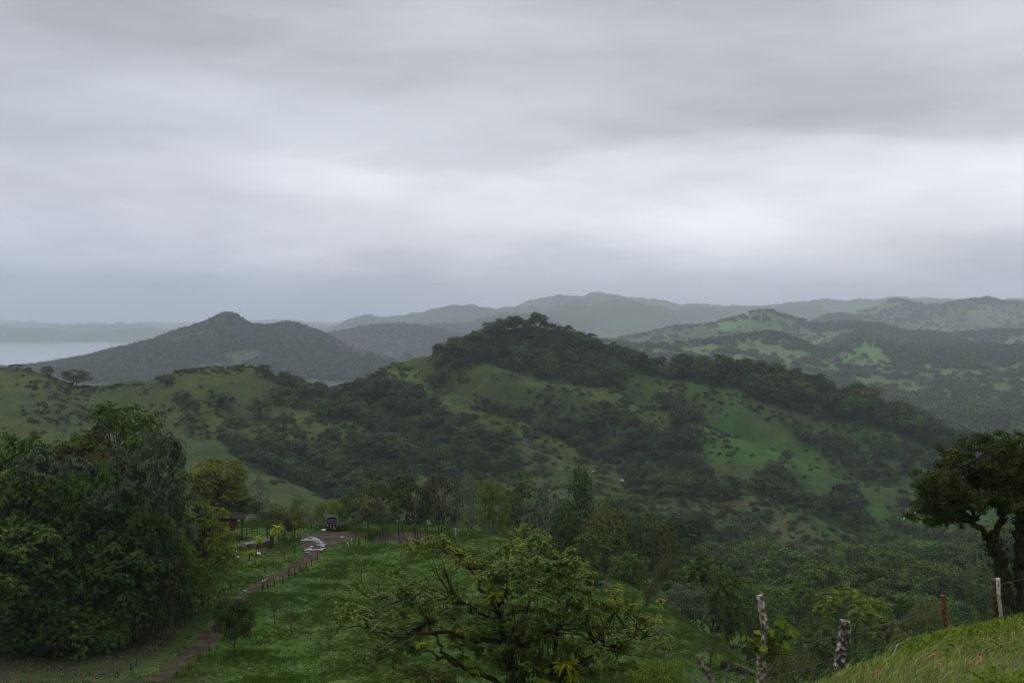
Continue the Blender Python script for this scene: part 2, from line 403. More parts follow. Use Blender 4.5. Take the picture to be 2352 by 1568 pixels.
# natural roughness of the ground, in metres
near = np.clip((HY - 20) / 60, 0, 1); mid = np.clip((HY - 220) / 300, 0, 1); far = np.clip((HY - 1200) / 1500, 0, 1)
flatten = 1.0 - np.clip(1 - np.hypot((HU - 760) / 130, (HY - 166) / 22), 0, 1)
HZ += near * (1 - mid) * flatten * (0.9 * fbm(HX / 14, HY / 14, 2, 3) + 0.36 * fbm(HX / 2.6, HY / 2.6, 3, 5))
HZ += mid * (1 - far) * (5.0 * fbm(HX / 60, HY / 60, 4, 11) + 1.8 * fbm(HX / 9, HY / 9, 3, 13) - 3.2 * (0.5 - 2 * np.abs(vnoise((HX + .5 * HY) / 42, (HY - .2 * HX) / 90, 17))))
HZ += far * np.minimum(HY / 4000, 2.2) * (46 * fbm(HX / 420, HY / 420, 5, 21))* np.clip((HZ + 150) / 60, 0, 1)
HZ += (1 - near) * 0.05 * fbm(HX / 0.7, HY / 0.7, 3, 31)
HZ += 13 * np.exp(-((HU - 668) / 55) ** 2 - ((HY - 3480) / 170) ** 2) + 8 * np.exp(-((HU - 400) / 70) ** 2 - ((HY - 3400) / 160) ** 2)
HZ += 8 * np.exp(-((HU - 527) / 24) ** 2 - ((HY - 3420) / 160) ** 2)        # the knob of the far hill
def gz(x, y):
    """ground height at world x, y (arrays or scalars)"""
    x = np.asarray(x, float); y = np.asarray(y, float)
    return bilin(HZ, hu, hs, x / y * F + U0, np.log(y))
def at(u, y, dz=0.0):
    x = (u - U0) / F * y
    return np.array([x, y, float(gz(x, y)) + dz])
def hit(u, v, ymin=14.0, ymax=20000.0):
    """first ground point seen along a direction"""
    ys = np.exp(np.linspace(math.log(ymin), math.log(ymax), 2600))
    z = gz((u - U0) / F * ys, ys)
    vv = V0 - z * F / ys
    k = np.argmax(vv <= v)
    if vv[k] > v: k = len(ys) - 1
    return np.array([(u - U0) / F * ys[k], ys[k], z[k]])
HV = V0 - HZ * F / HY                      # row at which each ground vertex stands
HVmin = np.minimum.accumulate(HV, axis=0)
VIS = HV - HVmin                           # how far each vertex is hidden, in px

# ------------------------------------------------------------------ land cover: woods, scrub and fields as ground polygons
WOODS = [  # (polygon in frame units, nearest depth, farthest depth, trees per 100 m2, species set)
 ('bowl', [(508,985),(573,1018),(626,1005),(667,1010),(769,992),(843,992),(901,1015),(954,1055),(954,1090),(843,1130),(778,1150),(717,1145),(637,1090),(594,1060),(544,1040)], 545, 690, 1.5),
 ('gully', [(600,848),(640,862),(700,884),(755,888),(800,882),(850,868),(880,850),(890,868),(901,880),(960,890),(1013,925),(1034,955),(1060,950),(1099,965),(1158,996),(1181,1012),(1190,1060),(1120,1085),(960,1085),(940,1045),(900,1010),(850,976),(800,952),(750,940),(700,930),(668,908),(640,886)], 600, 870, 1.5),
 ('summit', [(985,832),(1010,815),(1100,780),(1150,750),(1210,715),(1310,740),(1370,790),(1430,830),(1430,900),(1340,888),(1240,866),(1146,838),(1090,836),(1030,850)], 820, 960, 1.8),
 ('ridge', [(1390,826),(1500,840),(1600,856),(1700,868),(1800,882),(1900,908),(2000,934),(2050,954),(2150,1003),(2220,1042),(2150,1030),(2050,985),(1980,975),(1960,965),(1900,972),(1840,945),(1780,935),(1700,900),(1600,880),(1500,862),(1420,860)], 790, 935, 1.8),
 ('midwood', [(1100,916),(1180,938),(1240,925),(1330,922),(1400,925),(1445,932),(1459,947),(1474,976),(1518,985),(1545,975),(1590,985),(1590,1035),(1640,1062),(1640,1100),(1700,1128),(1620,1122),(1540,1125),(1480,1105),(1439,1073),(1357,1047),(1298,1003),(1210,959),(1117,930)], 630, 830, 1.6),
 ('lowwood', [(1480,1090),(1540,1075),(1620,1085),(1680,1110),(1700,1128),(1600,1140),(1480,1130),(1420,1120)], 560, 690, 1.3),
 ('slopeclump', [(1516,905),(1565,908),(1600,945),(1612,962),(1560,955),(1508,938)], 760, 850, 1.6),
 ('rightclump', [(1720,1085),(1800,1070),(1850,1095),(1872,1138),(1950,1112),(1985,1150),(1995,1205),(1945,1215),(1900,1190),(1830,1160),(1760,1130)], 580, 700, 1.3),
 ('rightface', [(1780,950),(1870,985),(1980,1000),(2080,1010),(2150,1040),(2160,1105),(2080,1116),(2000,1095),(1950,1075),(1880,1030)], 715, 840, 0.9),
 ('valley', [(1380,1175),(1450,1170),(1560,1205),(1700,1228),(1790,1258),(1880,1280),(1960,1258),(2050,1232),(2200,1222),(2400,1225),(2600,1230),(2600,1480),(2350,1450),(2200,1450),(1900,1460),(1760,1470),(1650,1400),(1500,1330),(1400,1230)], 235, 640, 1.35),
 ('benchback', [(560,1190),(700,1180),(900,1175),(1060,1175),(1180,1190),(1300,1215),(1300,1500),(900,1480),(560,1420)], 205, 420, 1.2),
]
FIELDS = [  # bright far fields
 [(1493,802),(1584,796),(1697,781),(1756,773),(1789,773),(1822,794),(1851,808),(1842,828),(1760,822),(1700,817),(1600,820),(1500,815)],
 [(1906,822),(1950,803),(1948,776),(2006,777),(2040,815),(2120,846),(2085,862),(2180,886),(2228,962),(2205,950),(2160,915),(2120,885),(2050,872),(1935,850)],
 [(2026,906),(2077,925),(2150,954),(2142,970),(2090,950),(2040,925)],
 [(2165,758),(2180,755),(2240,780),(2225,787)],
 [(1950,722),(2059,698),(2110,716),(2080,735),(1990,738)],
 [(2209,890),(2320,870),(2352,868),(2352,885),(2320,905),(2240,902)],
 [(2240,985),(2352,960),(2352,985),(2260,1000)],
 [(2270,845),(2352,835),(2352,856),(2290,860)],
 [(1370,760),(1480,790),(1480,812),(1390,800),(1340,775)],
]
def wood_mask(u, v, y):
    m = np.zeros(np.shape(u), bool)
    for nm, poly, y0, y1, d in WOODS:
        m |= in_poly(u, v, poly) & (y > y0) & (y < y1)
    return m
hx, hy, hz = HX, HY, HZ
wig_u = HU + 14 * fbm(HX / 25, HY / 25, 3, 41); wig_v = HV + 9 * fbm(HX / 25, HY / 25, 3, 43)
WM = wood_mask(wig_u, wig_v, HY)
fw_u = HU + 22 * fbm(HX / 160, HY / 160, 4, 51); fw_v = HV + 9 * fbm(HX / 160, HY / 160, 3, 53)
FM = np.zeros(HU.shape, bool)
for p_ in FIELDS: FM |= in_poly(fw_u, fw_v, p_)
FM &= HY > 1050
patch = fbm(HX / 420, HY / 420, 3, 57)
FM |= (HY > 1050) & (patch > 0.13) & (HU > 1350)
FM |= (HY > 2900) & (HY < 3700) & (HU < 900) & (fbm(HX / 150, HY / 260, 3, 59) > 0.9)
FM |= (HY > 2650) & (HY < 3600) & (HU < 950) & (HZ > -125) & (fbm(HX / 120, HY / 220, 3, 59) > 9)
FM |= in_poly(fw_u, fw_v, [(690,762),(760,780),(850,815),(830,825),(760,795),(700,775)]) & (HY > 2500) & (HY < 3600)
def lerp(a, b, f): return a + (b - a) * np.clip(f, 0, 1)[..., None]
c_ = lambda *a: np.array(a, float)
n1 = fbm(HX / 7, HY / 7, 4, 61); n2 = fbm(HX / 38, HY / 38, 4, 63); n3 = fbm(HX / 110, HY / 110, 3, 65)
T = np.empty(HU.shape + (3,)); T[:] = c_(.034, .070, .009)
T = lerp(T, c_(.046, .076, .013), 0.3 + 1.6 * n1)                                   # pasture, fresher and drier patches
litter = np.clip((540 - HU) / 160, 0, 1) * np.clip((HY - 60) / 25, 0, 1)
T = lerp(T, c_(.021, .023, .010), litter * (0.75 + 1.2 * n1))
hill = np.clip((HY - 300) / 200, 0, 1)
olive = lerp(np.broadcast_to(c_(.031, .046, .006), T.shape), c_(.015, .034, .005), 0.4 + 1.5 * n2 + 1.1 * n1)
green = lerp(np.broadcast_to(c_(.015, .049, .006), T.shape), c_(.026, .045, .007), 0.3 + 1.3 * n2 + 1.1 * n1)
hc = olive + (green - olive) * np.clip((HU - 1380) / 160, 0, 1)[..., None]
hc = lerp(hc, c_(.036, .037, .013), np.clip(n3 * 2.6 - 0.25, 0, 0.8))               # dry brown patches
brownf = in_poly(wig_u, wig_v, [(1545,1128),(1690,1136),(1780,1165),(1880,1215),(1890,1255),(1800,1240),(1690,1200),(1560,1178)]) & (HY > 450)
hc = np.where(brownf[..., None], hc * 0.45 + c_(.042, .043, .016) * 0.55, hc)
brt = in_poly(wig_u, wig_v, [(895,862),(940,832),(1000,880),(1030,880),(1016,905),(960,872)]) & (HY > 700)
hc = np.where(brt[..., None], c_(.042, .072, .015), hc)
scar = in_poly(wig_u, wig_v, [(1535,880),(1552,872),(1556,890),(1530,908)]) & (HY > 800)
hc = np.where(scar[..., None], c_(.060, .048, .028), hc)
gl = in_poly(wig_u, wig_v, [(1545,960),(1700,1010),(1830,1050),(1900,1090),(1800,1070),(1640,1060),(1590,1020)]) & (HY > 600)
hc = np.where(gl[..., None], hc * 0.4 + c_(.027, .070, .008) * 0.6, hc)
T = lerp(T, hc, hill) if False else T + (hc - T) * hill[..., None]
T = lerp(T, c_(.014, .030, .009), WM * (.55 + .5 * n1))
farm = np.clip((HY - 1000) / 120, 0, 1)[..., None]
fc = np.where(FM[..., None], lerp(np.broadcast_to(c_(.036, .078, .018), T.shape), c_(.052, .072, .024), 0.4 + 1.4 * fbm(HX / 130, HY / 130, 3, 67)), c_(.020, .044, .012))
plx = (HX + .35 * HY + 60 * fbm(HX / 300, HY / 300, 3, 121)) / 170; ply = (HY - .25 * HX + 60 * fbm(HX / 300, HY / 300, 3, 123)) / 300
plot = _h(np.floor(plx), np.floor(ply), 5)
fc = fc * (1 + (.75 * (plot - .45))[..., None] * FM[..., None])
T = T + (fc - T) * farm
vg = np.clip((22 - HY) / 6, 0, 1)[..., None]
T = T + (c_(.07, .075, .03) - T) * vg
# ------------------------------------------------------------------ ground mesh
def grid_faces(ny, nx):
    i = np.arange(ny - 1)[:, None] * nx + np.arange(nx - 1)[None, :]
    return np.stack([i, i + 1, i + nx + 1, i + nx], -1).reshape(-1, 4)
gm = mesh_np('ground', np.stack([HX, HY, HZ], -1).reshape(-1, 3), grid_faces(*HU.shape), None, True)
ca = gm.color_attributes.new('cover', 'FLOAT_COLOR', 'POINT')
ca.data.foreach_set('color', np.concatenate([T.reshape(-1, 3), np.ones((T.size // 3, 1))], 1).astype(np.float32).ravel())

def mat_base(name, rough=0.8, spec=0.2):
    m = bpy.data.materials.new(name); m.use_nodes = True
    b = m.node_tree.nodes['Principled BSDF']
    b.inputs['Roughness'].default_value = rough
    b.inputs['Specular IOR Level'].default_value = spec
    return m, m.node_tree, b
def noise_node(tr, scale, detail=4, coord='Object', rough=0.55):
    t_ = tr.nodes.new('ShaderNodeTexCoord'); n_ = tr.nodes.new('ShaderNodeTexNoise')
    n_.inputs['Scale'].default_value = scale; n_.inputs['Detail'].default_value = detail; n_.inputs['Roughness'].default_value = rough
    tr.links.new(t_.outputs[coord], n_.inputs['Vector'])
    return n_.outputs['Fac']
def colour_ramp(tr, fac, stops):
    r = tr.nodes.new('ShaderNodeValToRGB'); tr.links.new(fac, r.inputs[0])
    e = r.color_ramp.elements
    while len(e) < len(stops): e.new(0.5)
    for q_, (p, c) in zip(e, stops):
        q_.position = p; q_.color = tuple(c) + (1.0,) if len(c) == 3 else c
    return r.outputs[0]
def simple_mat(name, stops, scale=3.0, detail=5, rough=0.85, spec=0.15, bump=0.0, coord='Object', metal=0.0):
    m, tr, b = mat_base(name, rough, spec)
    f = noise_node(tr, scale, detail, coord)
    tr.links.new(colour_ramp(tr, f, stops), b.inputs['Base Color'])
    b.inputs['Metallic'].default_value = metal
    if bump:
        bp = tr.nodes.new('ShaderNodeBump'); bp.inputs['Strength'].default_value = bump
        tr.links.new(f, bp.inputs['Height']); tr.links.new(bp.outputs[0], b.inputs['Normal'])
    return m
m, tr, b = mat_base('grassland', 0.9, 0.1)
at_ = tr.nodes.new('ShaderNodeAttribute'); at_.attribute_name = 'cover'
f1 = noise_node(tr, 0.9, 5); f2 = noise_node(tr, 0.12, 5)
mr = tr.nodes.new('ShaderNodeMapRange'); tr.links.new(math_n(tr, 'ADD', math_n(tr, 'MULTIPLY', f1, 0.55), math_n(tr, 'MULTIPLY', f2, 0.45)), mr.inputs['Value'])
mr.inputs['From Min'].default_value = 0.32; mr.inputs['From Max'].default_value = 0.68
mr.inputs['To Min'].default_value = 0.55; mr.inputs['To Max'].default_value = 1.48
sc_ = tr.nodes.new('ShaderNodeVectorMath'); sc_.operation = 'SCALE'
tr.links.new(at_.outputs['Color'], sc_.inputs[0]); tr.links.new(mr.outputs[0], sc_.inputs['Scale'])
tr.links.new(sc_.outputs[0], b.inputs['Base Color'])
bp = tr.nodes.new('ShaderNodeBump'); bp.inputs['Strength'].default_value = 0.6; bp.inputs['Distance'].default_value = 0.4
tr.links.new(f1, bp.inputs['Height']); tr.links.new(bp.outputs[0], b.inputs['Normal'])
GRASSLAND = m
gm.materials.append(m)
ground = link('ground', gm); tag(ground, kind='structure')

# lake: one flat sheet behind the left hill
lm, tr, b = mat_base('lake_water', 0.12, 0.5)
b.inputs['Base Color'].default_value = (0.10, 0.13, 0.16, 1)
wv = noise_node(tr, 0.02, 6); bp = tr.nodes.new('ShaderNodeBump'); bp.inputs['Strength'].default_value = 0.35; bp.inputs['Distance'].default_value = 2.0
tr.links.new(wv, bp.inputs['Height']); tr.links.new(bp.outputs[0], b.inputs['Normal'])
lk = mesh_np('lake', [(-9000, 1700, -140), (200, 1700, -140), (-1500, 9300, -140), (-9000, 9300, -140)], np.array([(0, 1, 2, 3)]), lm)
tag(link('lake', lk), kind='structure')

# haze: one closed box of thin even air round everything
hb = MB(); hb.box((-30000, -60, -260), (30000, 17500, 520))
hmat = bpy.data.materials.new('haze_air'); hmat.use_nodes = True
tr = hmat.node_tree; tr.nodes.clear()
pv = tr.nodes.new('ShaderNodeVolumePrincipled'); mo = tr.nodes.new('ShaderNodeOutputMaterial')
pv.inputs['Color'].default_value = (0.83, 0.88, 1.0, 1); pv.inputs['Density'].default_value = 0.000073; pv.inputs['Anisotropy'].default_value = 0.0
tr.links.new(pv.outputs[0], mo.inputs['Volume'])
haze = hb.build('haze', hmat); tag(haze, 'thin grey blue air hanging between the hills and the lake', kind='stuff')

# ------------------------------------------------------------------ leaves, crowns and trunks
def leaf_quads(c, nrm, length, width, r, fold=0.18, tang=None):
    n_ = len(c)
    nrm = nrm / (np.linalg.norm(nrm, axis=1)[:, None] + 1e-9)
    t_ = r.normal(size=(n_, 3)) if tang is None else tang.copy(); t_ -= nrm * (t_ * nrm).sum(1)[:, None]
    t_ /= np.linalg.norm(t_, axis=1)[:, None] + 1e-9
    b_ = np.cross(nrm, t_)
    L_ = (length * (0.65 + 0.7 * r.random(n_)))[:, None]; W_ = L_ * width
    V = np.stack([c - t_ * L_ * 0.5, c + b_ * W_ * 0.5 + nrm * L_ * fold, c + t_ * L_ * 0.5, c - b_ * W_ * 0.5 + nrm * L_ * fold], 1).reshape(-1, 3)
    return V, np.arange(4 * n_).reshape(-1, 4)
def clump_leaves(r, clumps, n_total, leaf, width=0.6, droop=0.0, shell=0.28, tuft=0):
    wts = np.array([(c[1][0] * c[1][1] * c[1][2]) ** (2 / 3) for c in clumps]); wts = wts / wts.sum()
    P_, Nn = [], []
    for (c, rad), w_ in zip(clumps, wts):
        k = max(4, int(n_total * w_))
        d = r.normal(size=(k, 3)); d /= np.linalg.norm(d, axis=1)[:, None]
        low = (d[:, 2] < -0.25) & (r.random(k) < 0.6); d[low, 2] *= -1
        rr = r.random(k) ** shell
        lump = 1 + 0.25 * np.sin(d[:, 0] * 5 + c[0] * 3) * np.sin(d[:, 1] * 5 + c[1] * 3) + 0.12 * r.normal(size=k)
        P_.append(np.array(c) + d * np.array(rad) * (rr * lump)[:, None])
        nn = 1.0 * d + np.array([0, 0, 0.5]) + 0.30 * r.normal(size=(k, 3))
        if droop: nn[:, 2] -= droop
        Nn.append(nn)
    P_ = np.concatenate(P_); Nn = np.concatenate(Nn)
    if tuft:                                    # leaves radiate from the twig ends in small rosettes
        P_ = P_[::tuft]; Nn = Nn[::tuft] + np.array([0, 0, .85 - droop]); Nn /= np.linalg.norm(Nn, axis=1)[:, None]
        P_ = np.repeat(P_, tuft, 0); Nn = np.repeat(Nn, tuft, 0); m_ = len(P_)
        tg = r.normal(size=(m_, 3)); tg -= Nn * (tg * Nn).sum(1)[:, None]; tg /= np.linalg.norm(tg, axis=1)[:, None]
        tl = (0.35 - 0.55 * r.random(m_) - droop * .5)[:, None]
        dr = tg + Nn * tl * .6 - np.array([0, 0, .06 + .5 * droop]); dr /= np.linalg.norm(dr, axis=1)[:, None]
        nn = Nn - dr * (Nn * dr).sum(1)[:, None]
        return leaf_quads(P_ + dr * leaf * .5, nn + 0.12 * r.normal(size=nn.shape), leaf, width, r, .12, dr)
    return leaf_quads(P_, Nn, leaf, width, r)
def bez(a, b, c, n_):
    t_ = np.linspace(0, 1, n_)[:, None]
    return (1 - t_) ** 2 * a + 2 * t_ * (1 - t_) * b + t_ ** 2 * c
def wiggle(p, r, amp):
    q_ = p + amp * r.normal(size=p.shape); q_[0] = p[0]; q_[-1] = p[-1]
    return q_
def make_tree(seed, H, R, style, leaf, n_leaf, tk=0.035, width=0.6, droop=0.0, nclump=18, sides=6, low=None, twigs=0, tuft=0):
    """returns (trunk MB, leaf vertices, leaf faces)"""
    r = np.random.default_rng(seed)
    mb = MB(); cl = []
    g = 2.39996
    if style == 'round':
        z0, zr = H * (low or 0.58), H * 0.40
        for i in range(nclump):
            u_ = 1 - 1.75 * (i + 0.5) / nclump; ph = i * g + r.normal() * 0.3
            s_ = math.sqrt(max(0, 1 - u_ * u_)); f = 0.55 + 0.38 * r.random()
            cl.append((np.array([R * s_ * math.cos(ph) * f, R * s_ * math.sin(ph) * f, z0 + zr * u_ * f]), np.array([R, R, R * .72]) * min(.42, 1.42 / math.sqrt(nclump)) * (0.75 + 0.5 * r.random())))
        cl.append((np.array([0, 0, z0]), np.array([R * .38, R * .38, zr * .38])))
    elif style == 'umbrella':
        for i in range(nclump):
            f = math.sqrt((i + 0.5) / nclump); ph = i * g + r.normal() * 0.3
            z_ = H * (0.93 - 0.26 * f * f) + r.normal() * H * 0.03
            cl.append((np.array([R * .86 * f * math.cos(ph), R * .86 * f * math.sin(ph), z_]), np.array([R * .30, R * .30, H * .065]) * (0.75 + 0.5 * r.random())))
    elif style == 'tier':
        k = 0; tiers = 6
        for tI in range(tiers):
            z_ = H * (0.36 + 0.60 * tI / (tiers - 1)); rr = R * (1.0 - 0.62 * (tI / (tiers - 1)) ** 1.6); m_ = max(2, int(nclump * 0.32 * rr / R + 1))
            for i in range(m_):
                ph = i * 2 * math.pi / m_ + tI * 1.1 + r.normal() * 0.25; f = 0.55 + 0.4 * r.random()
                cl.append((np.array([rr * f * math.cos(ph), rr * f * math.sin(ph), z_ + r.normal() * H * .025]), np.array([R * .36, R * .36, H * .06]) * (0.75 + 0.5 * r.random())))
    elif style == 'column':
        for i in range(nclump):
            t_ = (i + 0.5) / nclump; ph = i * g; rr = R * (0.9 * math.sin(math.pi * (0.12 + 0.80 * t_)) + 0.05) * 0.6
            cl.append((np.array([rr * math.cos(ph), rr * math.sin(ph), H * (0.12 + 0.84 * t_)]), np.array([R * .5, R * .5, H * .09]) * (0.75 + 0.5 * r.random())))
    elif style == 'open':
        for i in range(nclump):
            ph = i * g + r.normal() * 0.5; f = 0.35 + 0.6 * r.random(); z_ = H * (0.45 + 0.5 * r.random()) * (1.02 - 0.25 * f * f)
            cl.append((np.array([R * f * math.cos(ph), R * f * math.sin(ph), z_]), np.array([R * .26, R * .26, R * .15]) * (0.7 + 0.7 * r.random())))
    elif style == 'bush':
        for i in range(nclump):
            ph = i * g; f = math.sqrt((i + 0.5) / nclump) * 0.75
            cl.append((np.array([R * f * math.cos(ph), R * f * math.sin(ph), H * (0.62 - 0.35 * f * f) * (0.8 + 0.4 * r.random())]), np.array([R * .42, R * .42, H * .36]) * (0.75 + 0.4 * r.random())))
    # trunk, forking into limbs that end inside the leaf clumps
    zc = np.array([c[0][2] for c in cl]); zf = H * (0.30 if style in ('round', 'open') else 0.42 if style == 'umbrella' else 0.12 if style in ('column', 'bush') else 0.3)
    lean = r.normal(size=2) * H * 0.03
    top = np.array([lean[0], lean[1], max(zf * 1.3, np.percentile(zc, 60) * 0.9)])
    ts = np.linspace(0, 1, 8)[:, None]
    path = np.array([0, 0, -0.5]) * (1 - ts) + top * ts
    path[1:-1, :2] += r.normal(size=(6, 2)) * H * 0.010
    rad = H * tk * (1 - 0.75 * ts[:, 0]); rad[0] *= 1.5
    mb.tube(path, rad, sides + 1, jitter=0.2, seed=seed)
    for ci, (c, rd) in enumerate(cl):
        zs = np.clip(c[2] - 0.35 * math.hypot(c[0], c[1]) - H * 0.08, zf * 0.9, top[2] * 0.96)
        f = zs / max(top[2], 1e-6)
        a = np.array([lean[0] * f, lean[1] * f, zs])
        midp = a * 0.45 + c * 0.55 + np.array([0, 0, (0.10 if style != 'umbrella' else -0.06) * np.linalg.norm(c - a)])
        p = wiggle(bez(a, midp, c, 6), r, 0.015 * np.linalg.norm(c - a))
        r0 = H * tk * 0.42 * (1 - 0.4 * f)
        mb.tube(p, np.linspace(r0, r0 * 0.22, 6), max(3, sides - 2), cap=False)
        for k in range(twigs):
            d = r.normal(size=3); d[2] = abs(d[2]) * 0.8; d /= np.linalg.norm(d)
            st = p[3 + k % 3]; mb.tube(np.array([st, st + d * rd * 0.6 + r.normal(size=3) * rd * .1, st + d * rd * 1.25]), [r0 * .26, r0 * .17, r0 * .06], 3, cap=False)
    V, Fq = clump_leaves(r, cl, n_leaf, leaf, width, droop, .28, tuft)
    return mb, V, Fq
def make_twiggy(seed, H, R, n_leaf, leaf, tk=0.03, depth=4, up=0.8, spread=0.6):
    """a nearly bare tree: many fine branches and a few leaves"""
    r = np.random.default_rng(seed); mb = MB(); tips = []
    def grow(p, d, ln, rad, k):
        n_ = 4; pts = [p]
        for i in range(n_):
            d = d + r.normal(size=3) * 0.13 + np.array([0, 0, 0.05]); d = d / np.linalg.norm(d)
            pts.append(pts[-1] + d * ln / n_)
        mb.tube(np.array(pts), np.linspace(rad, rad * 0.62, n_ + 1), 5 if k > 2 else 3, cap=False)
        if k <= 1: tips.extend(pts[1:])
        if k == 0: return
        for i in range(3 if k > 1 else 4):
            s_ = pts[2 + (i + k) % 3] if i else pts[-1]
            dd = d + spread * r.normal(size=3); dd[2] = dd[2] * 0.7 + up * 0.3; dd /= np.linalg.norm(dd)
            grow(s_, dd, ln * (0.62 + 0.2 * r.random()), rad * 0.56, k - 1)
    for i in range(1):
        grow(np.array([0, 0, -0.3]), np.array([r.normal() * .12, r.normal() * .12, 1.0]), H * 0.36, H * tk, depth)
    tips = np.array(tips)
    # fit to height and radius
    sx = R / np.percentile(np.hypot(tips[:, 0], tips[:, 1]), 95); sz = H / tips[:, 2].max()
    for q_ in mb.V:
        w_ = np.clip(q_[:, 2] / (0.3 * H), 0, 1); q_[:, 0] *= 1 + (sx - 1) * w_; q_[:, 1] *= 1 + (sx - 1) * w_; q_[:, 2] *= sz
    w_ = np.clip(tips[:, 2] / (0.3 * H), 0, 1)[:, None]; tips[:, :2] *= 1 + (sx - 1) * w_; tips[:, 2] *= sz
    idx = r.integers(0, len(tips), n_leaf)
    c = tips[idx] + r.normal(size=(n_leaf, 3)) * leaf * 0.9
    V, Fq = leaf_quads(c, r.normal(size=(n_leaf, 3)) + np.array([0, 0, .8]), leaf, 0.55, r)
    return mb, V, Fq

# ------------------------------------------------------------------ leaf and bark materials
def leaf_mat(name, c1, c2, c3, trans=0.16, spec=0.06, rough=0.6, vary=(0.72, 1.32)):
    m, tr, b = mat_base(name, rough, spec)
    geo = tr.nodes.new('ShaderNodeNewGeometry'); oi = tr.nodes.new('ShaderNodeObjectInfo')
    f = math_n(tr, 'ADD', math_n(tr, 'MULTIPLY', geo.outputs['Random Per Island'], 0.7), math_n(tr, 'MULTIPLY', noise_node(tr, 0.35, 2), 0.4))
    base = colour_ramp(tr, f, [(0.15, c1), (0.55, c2), (0.95, c3)])
    hs_ = tr.nodes.new('ShaderNodeHueSaturation'); tr.links.new(base, hs_.inputs['Color'])
    mv = tr.nodes.new('ShaderNodeMapRange'); tr.links.new(oi.outputs['Random'], mv.inputs['Value'])
    mv.inputs['To Min'].default_value, mv.inputs['To Max'].default_value = vary
    mh = tr.nodes.new('ShaderNodeMapRange'); tr.links.new(math_n(tr, 'FRACT', math_n(tr, 'MULTIPLY', oi.outputs['Random'], 7.31)), mh.inputs['Value'])
    mh.inputs['To Min'].default_value = 0.474; mh.inputs['To Max'].default_value = 0.506
    tr.links.new(mv.outputs[0], hs_.inputs['Value']); tr.links.new(mh.outputs[0], hs_.inputs['Hue'])
    tr.links.new(hs_.outputs[0], b.inputs['Base Color'])
    tb = tr.nodes.new('ShaderNodeBsdfTranslucent'); tr.links.new(hs_.outputs[0], tb.inputs[0])
    mx = tr.nodes.new('ShaderNodeMixShader'); mx.inputs[0].default_value = trans
    tr.links.new(b.outputs[0], mx.inputs[1]); tr.links.new(tb.outputs[0], mx.inputs[2])
    tr.links.new(mx.outputs[0], tr.nodes['Material Output'].inputs[0])
    return m
LM = {
 'dark': leaf_mat('dark_leaves', (.022, .048, .010), (.038, .074, .015), (.066, .108, .024)),
 'deep': leaf_mat('deep_green_leaves', (.016, .040, .008), (.030, .062, .012), (.052, .090, .020)),
 'olive': leaf_mat('olive_leaves', (.044, .062, .013), (.070, .092, .020), (.110, .126, .032)),
 'mid': leaf_mat('green_leaves', (.028, .068, .010), (.050, .102, .016), (.084, .142, .026)),
 'lime': leaf_mat('lime_leaves', (.056, .105, .008), (.092, .140, .012), (.140, .185, .020), trans=0.3),
 'gold': leaf_mat('yellowish_leaves', (.070, .082, .010), (.125, .130, .016), (.205, .190, .026), trans=0.3),
 'grey': leaf_mat('grey_green_leaves', (.036, .060, .026), (.058, .088, .040), (.100, .130, .075), spec=0.2, rough=0.5),
 'brown': leaf_mat('brownish_leaves', (.044, .045, .017), (.062, .060, .023), (.088, .082, .033)),
 'farwood': leaf_mat('hazy_wood_leaves', (.016, .044, .014), (.028, .066, .020), (.050, .096, .030), trans=0.12, vary=(0.6, 1.5)),
 'far': leaf_mat('distant_leaves', (.015, .034, .010), (.027, .052, .015), (.052, .082, .026), trans=0.12, vary=(0.6, 1.5)),
}
BARK = simple_mat('bark', [(0.3, (.030, .024, .017)), (0.55, (.060, .050, .037)), (0.75, (.115, .105, .085))], 5.0, 5, 0.9, 0.1, 0.4)
PALE = simple_mat('pale_bark', [(0.3, (.07, .06, .05)), (0.55, (.14, .13, .105)), (0.75, (.28, .26, .23))], 3.0, 5, 0.85, 0.1, 0.3)
MOSSY = simple_mat('mossy_bark', [(0.3, (.016, .015, .010)), (0.52, (.038, .032, .020)), (0.62, (.045, .055, .018)), (0.8, (.07, .065, .045))], 6.0, 6, 0.95, 0.08, 0.5)

PROTO = {}
def proto(key, res, bark=BARK):
    mb, V, Fq = res
    PROTO[key] = (mb.mesh(key + '_trunk', bark, True), mesh_np(key + '_crown', V, Fq, LM['mid']))
def plant(name, key, loc, sx, sz, mat, label, cat='tree', group=None, rz=None, bark=None, crown_name='crown'):
    tm, cm = PROTO[key]
    t_ = empty(name, tuple(loc), random.uniform(0, 6.28) if rz is None else rz, (sx, sx, sz))
    tag(t_, label, cat, group)
    a = link('trunk', tm, t_)
    c = link(crown_name, cm, t_)
    c.material_slots[0].link = 'OBJECT'; c.material_slots[0].material = LM[mat] if isinstance(mat, str) else mat
    if bark: a.material_slots[0].link = 'OBJECT'; a.material_slots[0].material = bark
    return t_

